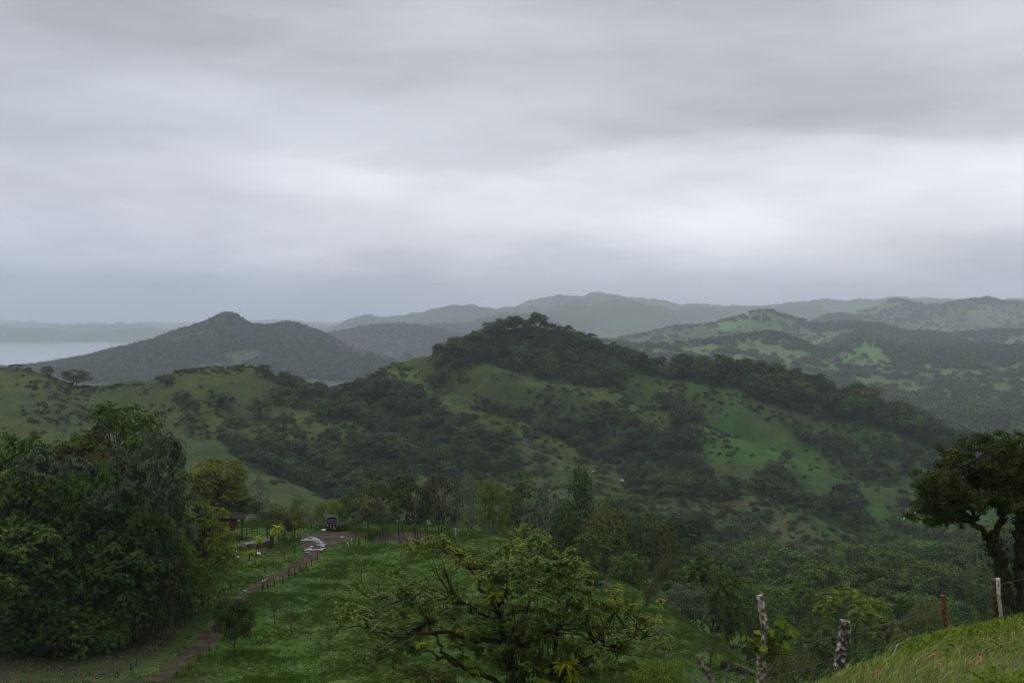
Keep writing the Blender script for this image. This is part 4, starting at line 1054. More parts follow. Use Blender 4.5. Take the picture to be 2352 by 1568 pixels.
# low scrub over the grass of the hill
SCR = []
k = 30000
u = r_.uniform(-60, 2420, k); y = np.sqrt(r_.uniform(480 ** 2, 950 ** 2, k)); x = (u - U0) / F * y; z = gz(x, y); v = V0 - z * F / y
vis = bilin(VIS, hu, hs, u, np.log(y)) < 4
dn = fbm(x / 45, y / 45, 4, 81) + 0.5 * fbm(x / 12, y / 12, 2, 83)
gul = in_poly(u, v, [(370, 872), (410, 880), (470, 960), (540, 1000), (520, 1020), (440, 990), (390, 920)]) | in_poly(u, v, [(1430, 850), (1560, 870), (1700, 900), (1850, 960), (1900, 1040), (1700, 960), (1560, 945), (1430, 920)]) | in_poly(u, v, [(560, 985), (640, 930), (660, 1000), (600, 1010)])
wmk = bilin(WM.astype(float), hu, hs, u, np.log(y)) > .5
keepm = (vis | wmk & (bilin(VIS, hu, hs, u, np.log(y)) < 10)) & ((dn > 0.10) | (r_.random(k) < .05) | (wmk & (dn > -.45)) | (gul & (dn > -0.12)))
bush0 = plant('hill_bush', 'hill_bush', hit(430, 968, 400), 1.1, 1.0, 'far', 'low dark bush in the scrub gully of the left hill', 'bush')
for i in np.nonzero(keepm)[0]:
    s_ = 0.12 + 0.60 * r_.random() ** 2.6
    SCR.append((x[i], y[i], z[i] - 0.25, s_ * 1.1, s_, r_.random() * 6.28, 0))
bush_src = [o for o in bush0.children if o.name.startswith('crown')]
scatter('hill_scrub', SCR, bush_src, 'low scrub and bushes dotted over the grassy hill faces', 'scrub', LM['far'])

# far woods beyond the hill, each tree only a few pixels
FARI = []
k = 130000
u = r_.uniform(-150, 2500, k); y = np.exp(r_.uniform(math.log(1020), math.log(7000), k)); x = (u - U0) / F * y; z = gz(x, y)
vis = bilin(VIS, hu, hs, u, np.log(y)) < 2.5
fm = bilin(FM.astype(float), hu, hs, u, np.log(y)) > 0.35
cl_ = fbm(x / 190, y / 190, 4, 91)
plx = (x + .35 * y + 60 * fbm(x / 300, y / 300, 3, 121)) / 170; ply = (y - .25 * x + 60 * fbm(x / 300, y / 300, 3, 123)) / 300
hedge = (np.abs(plx - np.round(plx)) < .024) | (np.abs(ply - np.round(ply)) < .016)
keepm = vis & ((z > -136) | (u > 1300)) & ((~fm & (cl_ > np.where((u < 950) & (y > 2500) & (y < 3800), -.34, -.55))) | (r_.random(k) < np.where(y < 2300, .045, .03)) | (fm & ((fbm(x / 60, y / 60, 3, 93) > 0.34) | hedge)))
for i in np.nonzero(keepm)[0]:
    s_ = (0.75 + 0.6 * r_.random()) * (1.0 if y[i] < 3800 else 1.0 + (y[i] - 3800) / 3200 * 0.8)
    FARI.append((x[i], y[i], z[i] - 2.5 * s_, s_ * 1.25, s_, r_.random() * 6.28, int(r_.integers(0, 3))))
fsrc = []
for k, (uu, vv, lb) in enumerate([(272, 801, 'small far tree on the lake side ridge of the knobbed hill'), (525, 736, 'tree on the top knob of the far hill by the lake'), (1760, 775, 'tree on the crest of the bright far field')]):
    t_ = plant('far_tree', 'far_%d' % k, hit(uu, vv, 1500), 1.2, 1.1, 'far', lb, 'tree')
    fsrc += [o for o in t_.children if o.name.startswith('crown')]
scatter('far_woodland', FARI, fsrc, 'blue grey woodland covering the hills beyond the ridge', 'woodland', LM['farwood'])
print('inst', len(INST), 'scrub', len(SCR), 'far', len(FARI))

# ------------------------------------------------------------------ the bromeliad laden tree in the middle foreground, 30 m away
def px(u, v, y): return np.array([(u - U0) / F * y, y, -(v - V0) / F * y])
HY0 = 30.0
r_ = np.random.default_rng(5)
def limb(mb, pts, r0, r1, y0=HY0, y1=None, sides=7, n_=None, wig=0.05, rr=r_):
    P_ = np.array([px(u, v, y0 + (0 if y1 is None else (y1 - y0) * i / (len(pts) - 1))) for i, (u, v) in enumerate(pts)])
    t0 = np.linspace(0, 1, len(P_)); t1 = np.linspace(0, 1, n_ or len(P_) * 4)
    Q_ = np.stack([np.interp(t1, t0, P_[:, k]) for k in range(3)], 1)
    for _ in range(3): Q_[1:-1] = (Q_[:-2] + 2 * Q_[1:-1] + Q_[2:]) / 4
    Q_ = wiggle(Q_, rr, wig)
    mb.tube(Q_, np.linspace(r0, r1, len(Q_)), sides, jitter=0.35, seed=len(mb.V))
    return Q_
foot = at(1192, HY0, -0.4); foot_v = V0 - foot[2] * F / foot[1]
tm = MB(); LIMB = []
LIMB.append(limb(tm, [(1192, foot_v), (1190, 1700), (1187, 1600), (1178, 1520), (1162, 1470)], .13, .09))
LIMB.append(limb(tm, [(1162, 1475), (1101, 1469), (1039, 1447), (951, 1451), (889, 1463), (835, 1430)], 0.072, 0.016, HY0, 28.6))
LIMB.append(limb(tm, [(1186, 1590), (1099, 1552), (1051, 1521), (1014, 1511), (955, 1498)], 0.079, 0.024, HY0, 28.2))
LIMB.append(limb(tm, [(1051, 1521), (1001, 1477), (975, 1420), (960, 1362)], 0.050, 0.016, 29, 30))
LIMB.append(limb(tm, [(1162, 1475), (1151, 1427), (1134, 1389), (1114, 1364), (1096, 1331), (1072, 1285), (1020, 1266), (984, 1245)], 0.079, 0.013, HY0, 30.8))
LIMB.append(limb(tm, [(1151, 1427), (1100, 1402), (1086, 1392), (1062, 1383), (1046, 1376)], 0.043, 0.024, HY0, 29.2))
LIMB.append(limb(tm, [(1150, 1405), (1154, 1371), (1175, 1352), (1201, 1346), (1228, 1310), (1240, 1245)], 0.072, 0.016, HY0, 30.5))
LIMB.append(limb(tm, [(1190, 1620), (1206, 1500), (1196, 1440), (1210, 1390), (1228, 1330), (1205, 1235)], 0.079, 0.013, 30.4, 31.5))
LIMB.append(limb(tm, [(1200, 1490), (1250, 1452), (1306, 1442), (1370, 1441), (1426, 1439), (1500, 1444)], 0.065, 0.012, HY0, 30.6))
LIMB.append(limb(tm, [(1250, 1454), (1300, 1437), (1345, 1412), (1385, 1392), (1440, 1398)], 0.043, 0.012, HY0, 31.4))
LIMB.append(limb(tm, [(1306, 1444), (1350, 1461), (1400, 1472), (1470, 1470)], 0.032, 0.010, 30.2, 29.4))
LIMB.append(limb(tm, [(1225, 1650), (1270, 1540), (1285, 1440), (1275, 1400), (1300, 1345), (1320, 1292)], 0.079, 0.016, 30.3, 30.8))
LIMB.append(limb(tm, [(1290, 1430), (1320, 1365), (1355, 1330), (1372, 1345)], 0.036, 0.010, 30.4, 31))
LIMB.append(limb(tm, [(1225, 1640), (1300, 1560), (1350, 1510), (1390, 1490)], 0.058, 0.012, 30, 29))
LIMB.append(limb(tm, [(1186, 1640), (1110, 1600), (1010, 1580), (965, 1548)], 0.072, 0.016, 30, 28.5))
for i in range(44):                        # thicket of fine upright stems on the right
    u0 = 1150 + 160 * r_.random(); v0 = 1500 + 130 * r_.random(); h = 70 + 110 * r_.random(); du = r_.normal() * 24
    limb(tm, [(u0, v0), (u0 + du * .3, v0 - h * .5), (u0 + du, v0 - h)], .022 + .014 * r_.random(), .005, 29.2 + 2 * r_.random(), None, 4, 8, .03)
CL = [ # u, v, ru, rv, tone (0 green, 1 orange tinted)
 (839,1396,60,30,0),(800,1420,32,22,0),(844,1430,42,24,0),(905,1440,40,22,0),(964,1353,62,30,0),(930,1375,36,22,0),(1003,1366,62,30,0),(1030,1392,45,22,0),
 (889,1470,78,28,0),(930,1492,44,24,0),(860,1502,34,18,0),(1000,1440,40,24,0),(1045,1428,50,26,0),(1089,1417,60,30,0),(1110,1440,50,24,0),(1150,1462,44,26,0),(984,1243,44,20,1),(1020,1258,36,18,1),
 (960,1256,22,9,1),(1069,1280,50,22,1),(1040,1270,30,16,1),(1100,1305,34,20,1),(1130,1290,44,30,0),(1164,1304,70,44,0),(1195,1330,50,36,0),(1226,1325,58,46,0),(1215,1290,56,36,0),
 (1239,1244,40,26,1),(1201,1230,34,24,1),(1180,1255,30,22,1),(1262,1270,34,24,1),(1268,1314,56,44,0),(1300,1330,40,30,0),(1318,1297,30,22,1),(1350,1322,30,20,1),(1356,1382,58,30,0),(1330,1370,40,24,0),(1400,1386,44,24,1),
 (1431,1402,56,26,1),(1465,1418,34,20,1),(1393,1462,84,26,0),(1440,1455,46,22,1),(1493,1442,36,20,1),(1520,1470,24,13,1),(1300,1480,46,22,0),(1340,1500,52,24,0),(1381,1497,60,22,1),(1420,1480,40,18,1),
 (969,1552,78,24,1),(925,1545,34,18,1),(1020,1566,50,22,1),(1250,1395,40,24,0),(1210,1412,40,24,0),(1160,1400,34,20,0),(1240,1440,44,20,0),(1290,1405,34,20,0),(1180,1440,40,20,0),(1190,1482,54,30,0),(1160,1522,44,28,0),(1232,1500,54,32,0),(1200,1545,50,26,0),(1120,1500,40,24,0),(1280,1530,44,26,0),(1085,1470,44,24,0),(1360,1540,44,22,0),(1420,1530,40,20,1),(1320,1545,34,20,0),
]
allp = np.concatenate(LIMB)
gV, gF, oV, oF = [], [], [], []
ng_ = no_ = 0
for (u, v, ru, rv, tone) in CL:
    y = HY0 + r_.normal() * 0.9; c = px(u, v, y); sc = y / F
    near_i = np.argmin(((allp - c) ** 2).sum(1)); a = allp[near_i]
    for k in range(5):                      # twigs carrying the clump
        e = c + np.array([ru * sc, ru * sc * .9, rv * sc]) * r_.normal(size=3) * 0.55
        m_ = (a + e) / 2 + np.array([0, 0, .08]) + r_.normal(size=3) * .08
        tm.tube(wiggle(bez(a, m_, e, 7), r_, .02), np.linspace(.022, .004, 7), 4, cap=False)
    nl = int(ru * rv * 0.42) + 70
    rv *= 1.25; sub = [(c + np.array([ru * sc, ru * sc, rv * sc]) * r_.normal(size=3) * .55, np.array([ru * sc, ru * sc, rv * sc]) * (.26 + .25 * r_.random())) for _ in range(9)]
    V, Fq = clump_leaves(r_, sub, int(nl * 1.6), .100, .5, 0.0, .5, 4)
    if tone and r_.random() < .95: oV.append(V); oF.append(Fq + no_); no_ += len(V)
    else: gV.append(V); gF.append(Fq + ng_); ng_ += len(V)
LM['hero'] = leaf_mat('blossom_tree_leaves', (.052, .094, .012), (.090, .140, .020), (.165, .215, .048), spec=.15)
LM['hero_orange'] = leaf_mat('orange_tinted_leaves', (.066, .102, .012), (.110, .145, .020), (.190, .185, .038), spec=.12)
ht = empty('bromeliad_tree', tuple(foot)); tag(ht, 'spreading tree full of bromeliads and mossy limbs in the middle foreground', 'tree')
def child(me, name, root, label=None):
    """link a mesh built in world space under a root"""
    o = link(name, me, root); o.matrix_parent_inverse = Matrix.Translation(root.location).inverted()
    if label: o['label'] = label
    return o
child(tm.mesh('hero_trunk', MOSSY, True), 'trunk', ht)
child(mesh_np('hero_green', np.concatenate(gV), np.concatenate(gF), LM['hero']), 'crown', ht, 'dull green leaf clumps')
child(mesh_np('hero_orange', np.concatenate(oV), np.concatenate(oF), LM['hero_orange']), 'crown', ht, 'orange tinted leaf clumps at the branch ends')

def rosette(mb, c, size, n_, r, droop=0.55, wid=0.12, up=0.55):
    for i in range(n_):
        ph = r.random() * 6.283; ri = up * (0.4 + 1.2 * r.random())
        d = np.array([math.cos(ph), math.sin(ph), 0]); L_ = size * (0.7 + 0.5 * r.random()); k = 6
        t_ = np.linspace(0, 1, k)
        p = c + d * (L_ * t_ * .85)[:, None] + np.array([0, 0, 1]) * (L_ * (ri * t_ - droop * t_ ** 2 * (0.6 + .8 * r.random())))[:, None]
        s_ = np.cross(d, [0, 0, 1]); w_ = size * wid * np.array([.7, 1, 1, .85, .55, .08])
        v = np.concatenate([p + s_ * w_[:, None] * .5, p - s_ * w_[:, None] * .5])
        mb.add(v, [(j, j + 1, k + j + 1, k + j) for j in range(k - 1)])
BL = {'y': leaf_mat('yellow_strap_leaves', (.12, .17, .008), (.20, .25, .014), (.32, .34, .02), trans=.35),
      'g': leaf_mat('green_strap_leaves', (.040, .080, .006), (.080, .125, .010), (.15, .19, .02), trans=.3)}
BRO = [(1134,1362,26,'y','largest yellow bromeliad at the main fork of the tree'), (1111,1342,11,'y','small yellow bromeliad on the pale upright limb'),
 (1101,1386,18,'g','green bromeliad below the largest yellow one'), (1182,1368,16,'g','green bromeliad on the arching limb'), (1048,1478,28,'g','big dark bromeliad on the lower left limb'),
 (1062,1507,18,'g','middle bromeliad of the lower left limb'), (1088,1528,27,'g','lowest bromeliad of the lower left limb, with brown leaves'), (966,1477,15,'y','bright yellow bromeliad among the left leaves'),
 (1298,1518,32,'y','big yellow green bromeliad in the thicket of stems'), (1252,1560,20,'y','bromeliad at the bottom edge of the picture'), (1271,1412,11,'y','small bromeliad on the right hand limb'),
 (1199,1248,10,'y','tiny yellow orange bromeliad near the top of the tree'), (1145,1488,16,'g','green bromeliad under the trunk fork'), (1318,1548,22,'y','bromeliad below the big one in the stems')]
for u, v, s_, k, lb in BRO:
    mb = MB(); c = px(u, v + s_ * .3, HY0 - 0.9); rosette(mb, np.zeros(3), 1.25 * s_ * HY0 / F, 34, r_, .55, .2)
    o = mb.build('bromeliad', BL[k], None); o.location = tuple(c); tag(o, lb, 'plant', 'bromeliads on the spreading tree')

# ------------------------------------------------------------------ the two vine clad trees at the right edge
RY = 38.0
out_ = [(2094,1150),(2118,1094),(2142,1066),(2162,1036),(2192,1022),(2226,1002),(2270,995),(2352,996),(2420,1004),(2480,1050),(2500,1120),(2440,1180),(2380,1185),(2330,1165),(2290,1142),(2250,1160),(2215,1150),(2172,1186),(2132,1188),(2108,1172)]
out_ = [(a, b_ + 12) for a, b_ in out_]
pts = []
k = 0
while len(pts) < 125 and k < 9000:
    k += 1
    u, v = r_.uniform(2090, 2500), r_.uniform(1000, 1205)
    if not in_poly([u], [v], out_)[0]: continue
    if min([1e9] + [((u - p[0]) ** 2 + (v - p[1]) ** 2 * 1.7) for p in pts]) < 15.5 ** 2: continue
    pts.append((u, v))
LM['vine'] = leaf_mat('small_dark_leaves', (.019, .032, .006), (.035, .053, .010), (.062, .078, .017), spec=.12)
def edge_tree(name, trunk, limbs, cl, label, r0):
    tm_ = MB(); f = at(trunk[0][0], RY, -.3); tr_ = [(trunk[0][0], V0 - f[2] * F / f[1])] + trunk
    Ls = [limb(tm_, tr_, r0 * 1.25, r0 * .62, RY, None, 9, 30, .05)]
    for q_, a_, b_ in limbs: Ls.append(limb(tm_, q_, a_, b_, RY, RY + r_.normal() * .8, 6, None, .05))
    ap = np.concatenate(Ls[1:] + [Ls[0][-6:]]); Vv, Ff, n0 = [], [], 0
    sc = RY / F
    for u, v in cl:
        c = px(u, v, RY + r_.normal() * 1.3); a = ap[np.argmin(((ap - c) ** 2).sum(1))]
        for k in range(3):
            e = c + r_.normal(size=3) * 14 * sc
            tm_.tube(wiggle(bez(a, (a + e) / 2 + np.array([0, 0, .15]), e, 7), r_, .03), np.linspace(.04, .006, 7), 4, cap=False)
        sub = [(c + np.array([24, 26, 14]) * sc * r_.normal(size=3) * .6, np.array([15, 15, 10]) * sc * (.6 + .6 * r_.random())) for _ in range(6)]
        V, Fq = clump_leaves(r_, sub, 430, .095, .6, 0, .4)
        Vv.append(V); Ff.append(Fq + n0); n0 += len(V)
    root = empty(name, tuple(f)); tag(root, label, 'tree', 'trees on the verge at the right edge')
    child(tm_.mesh(name + '_trunk', MOSSY, True), 'trunk', root)
    child(mesh_np(name + '_crown', np.concatenate(Vv), np.concatenate(Ff), LM['vine']), 'crown', root)
    # creepers on the stem
    Vv, n_ = [], 1400
    st = Ls[0][r_.integers(0, len(Ls[0]) - 2, n_)] + r_.normal(size=(n_, 3)) * np.array([.22, .22, .25])
    V, Fq = leaf_quads(st, r_.normal(size=(n_, 3)) + np.array([0, 0, .4]), .10, .6, r_)
    child(mesh_np(name + '_vine', V, Fq, LM['vine']), 'vine', root)
edge_tree('vine_clad_tree', [(2308, 1440), (2305, 1380), (2304, 1329), (2301, 1287), (2288, 1259), (2268, 1234)],
 [([(2268,1234),(2252,1212),(2235,1197),(2210,1193),(2181,1187),(2140,1172)], .12, .03), ([(2235,1200),(2238,1182),(2222,1160),(2185,1135),(2150,1110)], .08, .02),
  ([(2268,1234),(2286,1228),(2298,1203),(2300,1178),(2298,1150),(2276,1095),(2240,1050)], .16, .03), ([(2298,1150),(2312,1110),(2310,1040)], .09, .02), ([(2276,1110),(2230,1085),(2190,1060)], .07, .02), ([(2236,1190),(2260,1170),(2262,1140)], .05, .02)],
 [p for p in pts if p[0] < 2335], 'dark tree with a bent mossy trunk leaning over the fence at the right edge', .24)
edge_tree('vine_clad_tree', [(2352, 1440), (2350, 1330), (2346, 1230), (2352, 1160)],
 [([(2352,1160),(2352,1110),(2340,1050),(2335,1015)], .18, .03), ([(2352,1140),(2390,1090),(2420,1040)], .14, .03), ([(2352,1160),(2410,1150),(2460,1120)], .1, .02)],
 [p for p in pts if p[0] >= 2335], 'dark tree with a straight vine covered trunk cut by the right edge', .30)

# ------------------------------------------------------------------ verge: fence posts, wires, grass
WOODP = {'lichen': simple_mat('lichen_wood', [(0.36, (.022, .018, .013)), (0.50, (.065, .056, .040)), (0.57, (.22, .21, .19)), (0.70, (.46, .46, .44))], 24, 6, .9, .1, .6),
 'birch': simple_mat('pale_scarred_bark', [(0.34, (.05, .038, .024)), (0.48, (.13, .10, .066)), (0.57, (.30, .27, .23)), (0.72, (.52, .50, .47))], 30, 6, .85, .1, .5),
 'red': simple_mat('red_brown_wood', [(0.34, (.035, .018, .012)), (0.52, (.095, .045, .025)), (0.64, (.15, .085, .055)), (0.76, (.33, .27, .24))], 34, 6, .9, .1, .6),
 'split': simple_mat('weathered_wood', [(0.3, (.10, .085, .065)), (0.5, (.30, .27, .22)), (0.7, (.46, .43, .38))], 26, 6, .9, .1, .4),
 'moss': simple_mat('mossy_wood', [(0.32, (.025, .018, .012)), (0.5, (.060, .042, .025)), (0.62, (.085, .085, .018)), (0.75, (.13, .12, .035))], 26, 6, .95, .08, .6)}
def post(path, widths, y, mat, name='fence_post', sides=12):
    base = at(path[-1][0], y); vb = V0 - base[2] * F / y
    path = list(path) + [(path[-1][0] + (path[-1][0] - path[-2][0]) * .3, max(vb + 15, path[-1][1] + 10))]; widths = list(widths) + [widths[-1] * 1.03]
    P_ = np.array([px(u, v, y) for u, v in path]); t0 = np.linspace(0, 1, len(P_)); t1 = np.linspace(0, 1, 36)
    Q_ = np.stack([np.interp(t1, t0, P_[:, k]) for k in range(3)], 1); W_ = np.interp(t1, t0, widths) * y / F / 2
    for _ in range(2): Q_[1:-1] = (Q_[:-2] + 2 * Q_[1:-1] + Q_[2:]) / 4
    mb = MB(); mb.tube(Q_, W_, sides, jitter=.16, seed=int(path[0][0]))
    org = Q_[-1].copy()
    for v in mb.V: v -= org
    root = empty(name, tuple(org)); mb.build('post', WOODP[mat], root, True)
    return root, org
st, so = post([(1745,1366),(1750,1400),(1756,1430),(1759,1455),(1757,1480),(1749,1515),(1749,1568)], [16,17,18,17,17,22,22], 9.0, 'birch', 'living_stake')
tag(st, 'leaning pale barked living stake with fresh leafy sprouts', 'fence post')
mb = MB(); cs_ = []
for (u0, v0, u1, v1, n_) in [(1757,1480,1800,1440,16),(1757,1490,1822,1455,14),(1755,1495,1795,1475,10),(1752,1492,1722,1470,12),(1750,1497,1735,1488,8),(1757,1478,1795,1420,12),(1753,1500,1812,1500,5)]:
    a, b_ = px(u0, v0, 9.0), px(u1, v1, 8.95 + .1 * r_.random()); p = wiggle(bez(a, (a + b_) / 2 - np.array([0, 0, .02]), b_, 8), r_, .004)
    mb.tube(p - so, np.linspace(.008, .003, 8), 5, cap=False)
    for k in range(n_): cs_.append(p[2 + k % 6] + r_.normal(size=3) * np.array([.035, .05, .03]))
mb.build('twig', WOODP['moss'], st)
cs_ = np.array(cs_); V, Fq = leaf_quads(cs_ - so, r_.normal(size=cs_.shape) * .5 + np.array([.2, -.35, .8]), .085, .72, r_, .1)
link('sprout_leaves', mesh_np('sprout_leaves', V, Fq, LM['lime']), st)
p2, _ = post([(1941,1424),(1940,1450),(1936,1490),(1932,1536)], [24,27,30,36], 9.6, 'lichen', sides=14); tag(p2, 'stout lichen covered stump post between the leaning stake and the thin post', 'fence post')
p3, _ = post([(2166,1366),(2168,1395),(2173,1430),(2178,1462)], [10,12,13,15], 11.6, 'red'); tag(p3, 'thin red brown fence post', 'fence post')
p4, so4 = post([(2283,1328),(2284,1370),(2287,1410),(2290,1442)], [13,15,15,15], 12.0, 'moss'); tag(p4, 'split fence post, half mossy and half bleached, nearest the vine clad trees', 'fence post')
mb = MB(); Q_ = np.array([px(u, v, 11.95) for u, v in [(2292,1327),(2294,1370),(2298,1405),(2302,1462)]]); mb.tube(Q_ - so4, np.array([10, 9, 9, 9]) * 12 / F / 2, 8, jitter=.2, seed=3)
mb.build('bleached_half', WOODP['split'], p4, True)
WIRE = simple_mat('rusty_wire', [(0.3, (.05, .045, .04)), (0.7, (.12, .11, .10))], 20, 3, .6, .4, 0, 'Object', .6)
def wire(pts, lb, rad=.0024, name='fence_wire', group='barbed wires of the verge fence', sag=.02):
    mb = MB(); P_ = np.array([px(*p) for p in pts]); org = P_[0].copy()
    for a, b_ in zip(P_[:-1], P_[1:]):
        t_ = np.linspace(0, 1, 14)[:, None]; q_ = a * (1 - t_) + b_ * t_; q_[:, 2] -= (4 * t_ * (1 - t_))[:, 0] * sag
        mb.tube(q_ - org, rad, 4)
        if rad > .002 and name == 'fence_wire':
            for k in range(1, 14, 2):
                for s_ in (-1, 1): mb.tube(np.array([q_[k] - org + np.array([0, 0, .014]) * s_, q_[k] - org - np.array([.010, 0, .012]) * s_]), .0022, 3, cap=False)
    o = mb.build(name, WIRE); o.location = tuple(org); return tag(o, lb, 'wire', group)
wire([(2440,1298,12.6),(2293,1342,11.9),(2168,1395,11.5),(1938,1450,9.5),(1757,1500,8.9),(1600,1556,8.4)], 'upper barbed wire of the fence along the verge')
wire([(2440,1378,12.6),(2296,1416,11.9),(2174,1450,11.5),(1936,1500,9.5),(1750,1560,8.9)], 'lower barbed wire of the fence along the verge')

def blades(n_, ur, yr, hr, wr, lean, r, dens=None):
    u = r.uniform(ur[0], ur[1], n_); y = np.sqrt(r.uniform(yr[0] ** 2, yr[1] ** 2, n_)); x = (u - U0) / F * y
    z = gz(x, y); v = V0 - z * F / y
    ok = np.ones(n_, bool) if dens is None else r.random(n_) < dens(u, v, x, y)
    x, y, z = x[ok], y[ok], z[ok]; m_ = len(x)
    b_ = np.stack([x, y, z - .01], 1); h = r.uniform(hr[0], hr[1], m_) * (0.6 + .8 * r.random(m_)); w_ = r.uniform(wr[0], wr[1], m_)
    d = np.stack([lean + r.normal(size=m_) * .55, r.normal(size=m_) * .5, np.zeros(m_)], 1)
    s_ = np.stack([r.normal(size=m_), r.normal(size=m_) * .6, np.zeros(m_)], 1); s_ /= np.linalg.norm(s_, axis=1)[:, None]
    Vs = []
    for t_, wf in ((0, 1), (.4, .9), (.75, .6), (1, .05)):
        p = b_ + d * (h * .62 * t_ ** 1.7)[:, None]; p[:, 2] += h * (t_ - .28 * t_ ** 2)
        Vs += [p + s_ * (w_ * wf / 2)[:, None], p - s_ * (w_ * wf / 2)[:, None]]
    V = np.stack(Vs, 1).reshape(-1, 3); i = np.arange(m_)[:, None] * 8
    return V, np.concatenate([i + np.array([[0, 1, 3, 2]]), i + np.array([[2, 3, 5, 4]]), i + np.array([[4, 5, 7, 6]])])
GR = leaf_mat('grass_blades', (.070, .125, .014), (.125, .185, .026), (.230, .265, .060), trans=.35, spec=.1)
DRY = leaf_mat('dry_grass', (.15, .135, .06), (.23, .205, .10), (.34, .29, .17), trans=.2, spec=.15)
V1, F1 = blades(42000, (1760, 2560), (5.0, 13.2), (.03, .09), (.004, .009), .55, r_)
V2, F2 = blades(1700, (1800, 2560), (7.2, 12.6), (.10, .22), (.005, .010), .9, r_)
tag(link('grass', mesh_np('grass', np.concatenate([V1, V2]), np.concatenate([F1, F2 + len(V1)]), GR)), 'windblown green grass on the bank in the lower right corner', 'grass', kind='stuff')
dd = lambda u, v, x, y: np.clip(.12 + 1.9 * fbm(x / .7, y / .7, 3, 101) + 1.1 * in_poly(u, v, [(2120,1490),(2250,1455),(2420,1440),(2420,1500),(2300,1500),(2180,1520)]) + .5 * in_poly(u, v, [(1850,1600),(1900,1545),(2080,1510),(2150,1540),(2000,1590)]), 0, 1)
V1, F1 = blades(14000, (1790, 2560), (5.4, 12.8), (.04, .10), (.004, .009), .8, r_, dd)
mb = MB()
for i in range(6):
    u = 1790 + 190 * r_.random(); y = 8.0 + 1.4 * r_.random(); a = at(u, y); L_ = .35 + .4 * r_.random(); e = a + np.array([L_ * .75, .1 * r_.normal(), L_ * (.35 + .3 * r_.random())])
    mb.tube(bez(a, (a + e) / 2 + np.array([0, 0, .05]), e, 6), np.linspace(.004, .002, 6), 3, cap=False)
sv = np.concatenate(mb.V); sf = np.concatenate(mb.Q)
tag(link('dry_grass', mesh_np('dry_grass', np.concatenate([V1, sv]), np.concatenate([F1, sf + len(V1)]), DRY)), 'straw coloured dead grass and stalks lying over the bank', 'grass', kind='stuff')
# broad leaved weeds with a few red flowers
k = 9000; u = r_.uniform(2080, 2560, k); y = np.sqrt(r_.uniform(5.2 ** 2, 9.6 ** 2, k)); x = (u - U0) / F * y; ok = fbm(x / .9, y / .9, 3, 103) + (u - 2200) / 700 > .05
x, y = x[ok], y[ok]; c = np.stack([x, y, gz(x, y) + r_.uniform(.02, .12, len(x))], 1)
V, Fq = leaf_quads(c, r_.normal(size=c.shape) * .5 + np.array([0, -.2, .9]), .035, .62, r_, .1)
tag(link('weeds', mesh_np('weeds', V, Fq, LM['lime'])), 'small leaved green weeds in the bottom right corner', 'weeds', kind='stuff')
REDF = simple_mat('red_petals', [(0.3, (.22, .02, .012)), (0.7, (.36, .05, .02))], 30, 2, .6)
for i, (u, v, lb) in enumerate([(2142,1524,'red flower in the grass of the bank, upper one'), (2158,1548,'red flower low in the grass of the bank'), (2246,1531,'small red flower right of the others on the bank'), (2228,1546,'orange red flower at the foot of the bank'), (2014,1562,'red flower nearest the bottom edge, left of the others')]):
    p = hit(u, v, 4.5, 14); mb = MB(); mb.tube(np.array([(0, 0, 0), (0.01, 0, .07), (.012, 0, .12)]), .003, 4)
    for q_ in range(6):
        a = q_ * 1.047; d = np.array([math.cos(a), math.sin(a), .35]); s_ = np.array([-math.sin(a), math.cos(a), 0]) * .012; o_ = np.array([.012, 0, .12])
        mb.add([o_, o_ + d * .022 + s_, o_ + d * .036, o_ + d * .022 - s_], [(0, 1, 2, 3)])
    o = mb.build('red_flower', REDF); o.location = tuple(p); o.scale = (.5,) * 3; tag(o, lb, 'flower', 'red flowers on the bank')
tree_px('verge_bush', 'mid_bush', 4, 3.5, 2238, 1385, 17, 62, 'lime', 'yellow green bush at the foot of the vine clad trees', None, None, None, 'bush')
tree_px('verge_bush', 'mid_bush', 4, 3.5, 2340, 1380, 20, 90, 'mid', 'green bush between the two vine clad trunks and the grass bank', None, None, None, 'bush')
tree_px('verge_bush', 'mid_bush', 4, 3.5, 1516, 1509, 85, 130, 'lime', 'bright green bush at the bottom of the pasture, right of the spreading tree', None, None, None, 'bush')
mb = MB(); bl = MB()
a = px(2050, 1560, 8.6); a[2] = gz(a[0], a[1])
mb.tube(np.array([px(2038,1545,8.6), px(2053,1500,8.6), px(2062,1478,8.6), px(2090,1471,8.55)]) - a, [.008, .007, .006, .003], 5); o = mb.build('dead_stalk', WOODP['split']); o.location = tuple(a); tag(o, 'pale bent dead stalk sticking out of the bank', 'stalk')
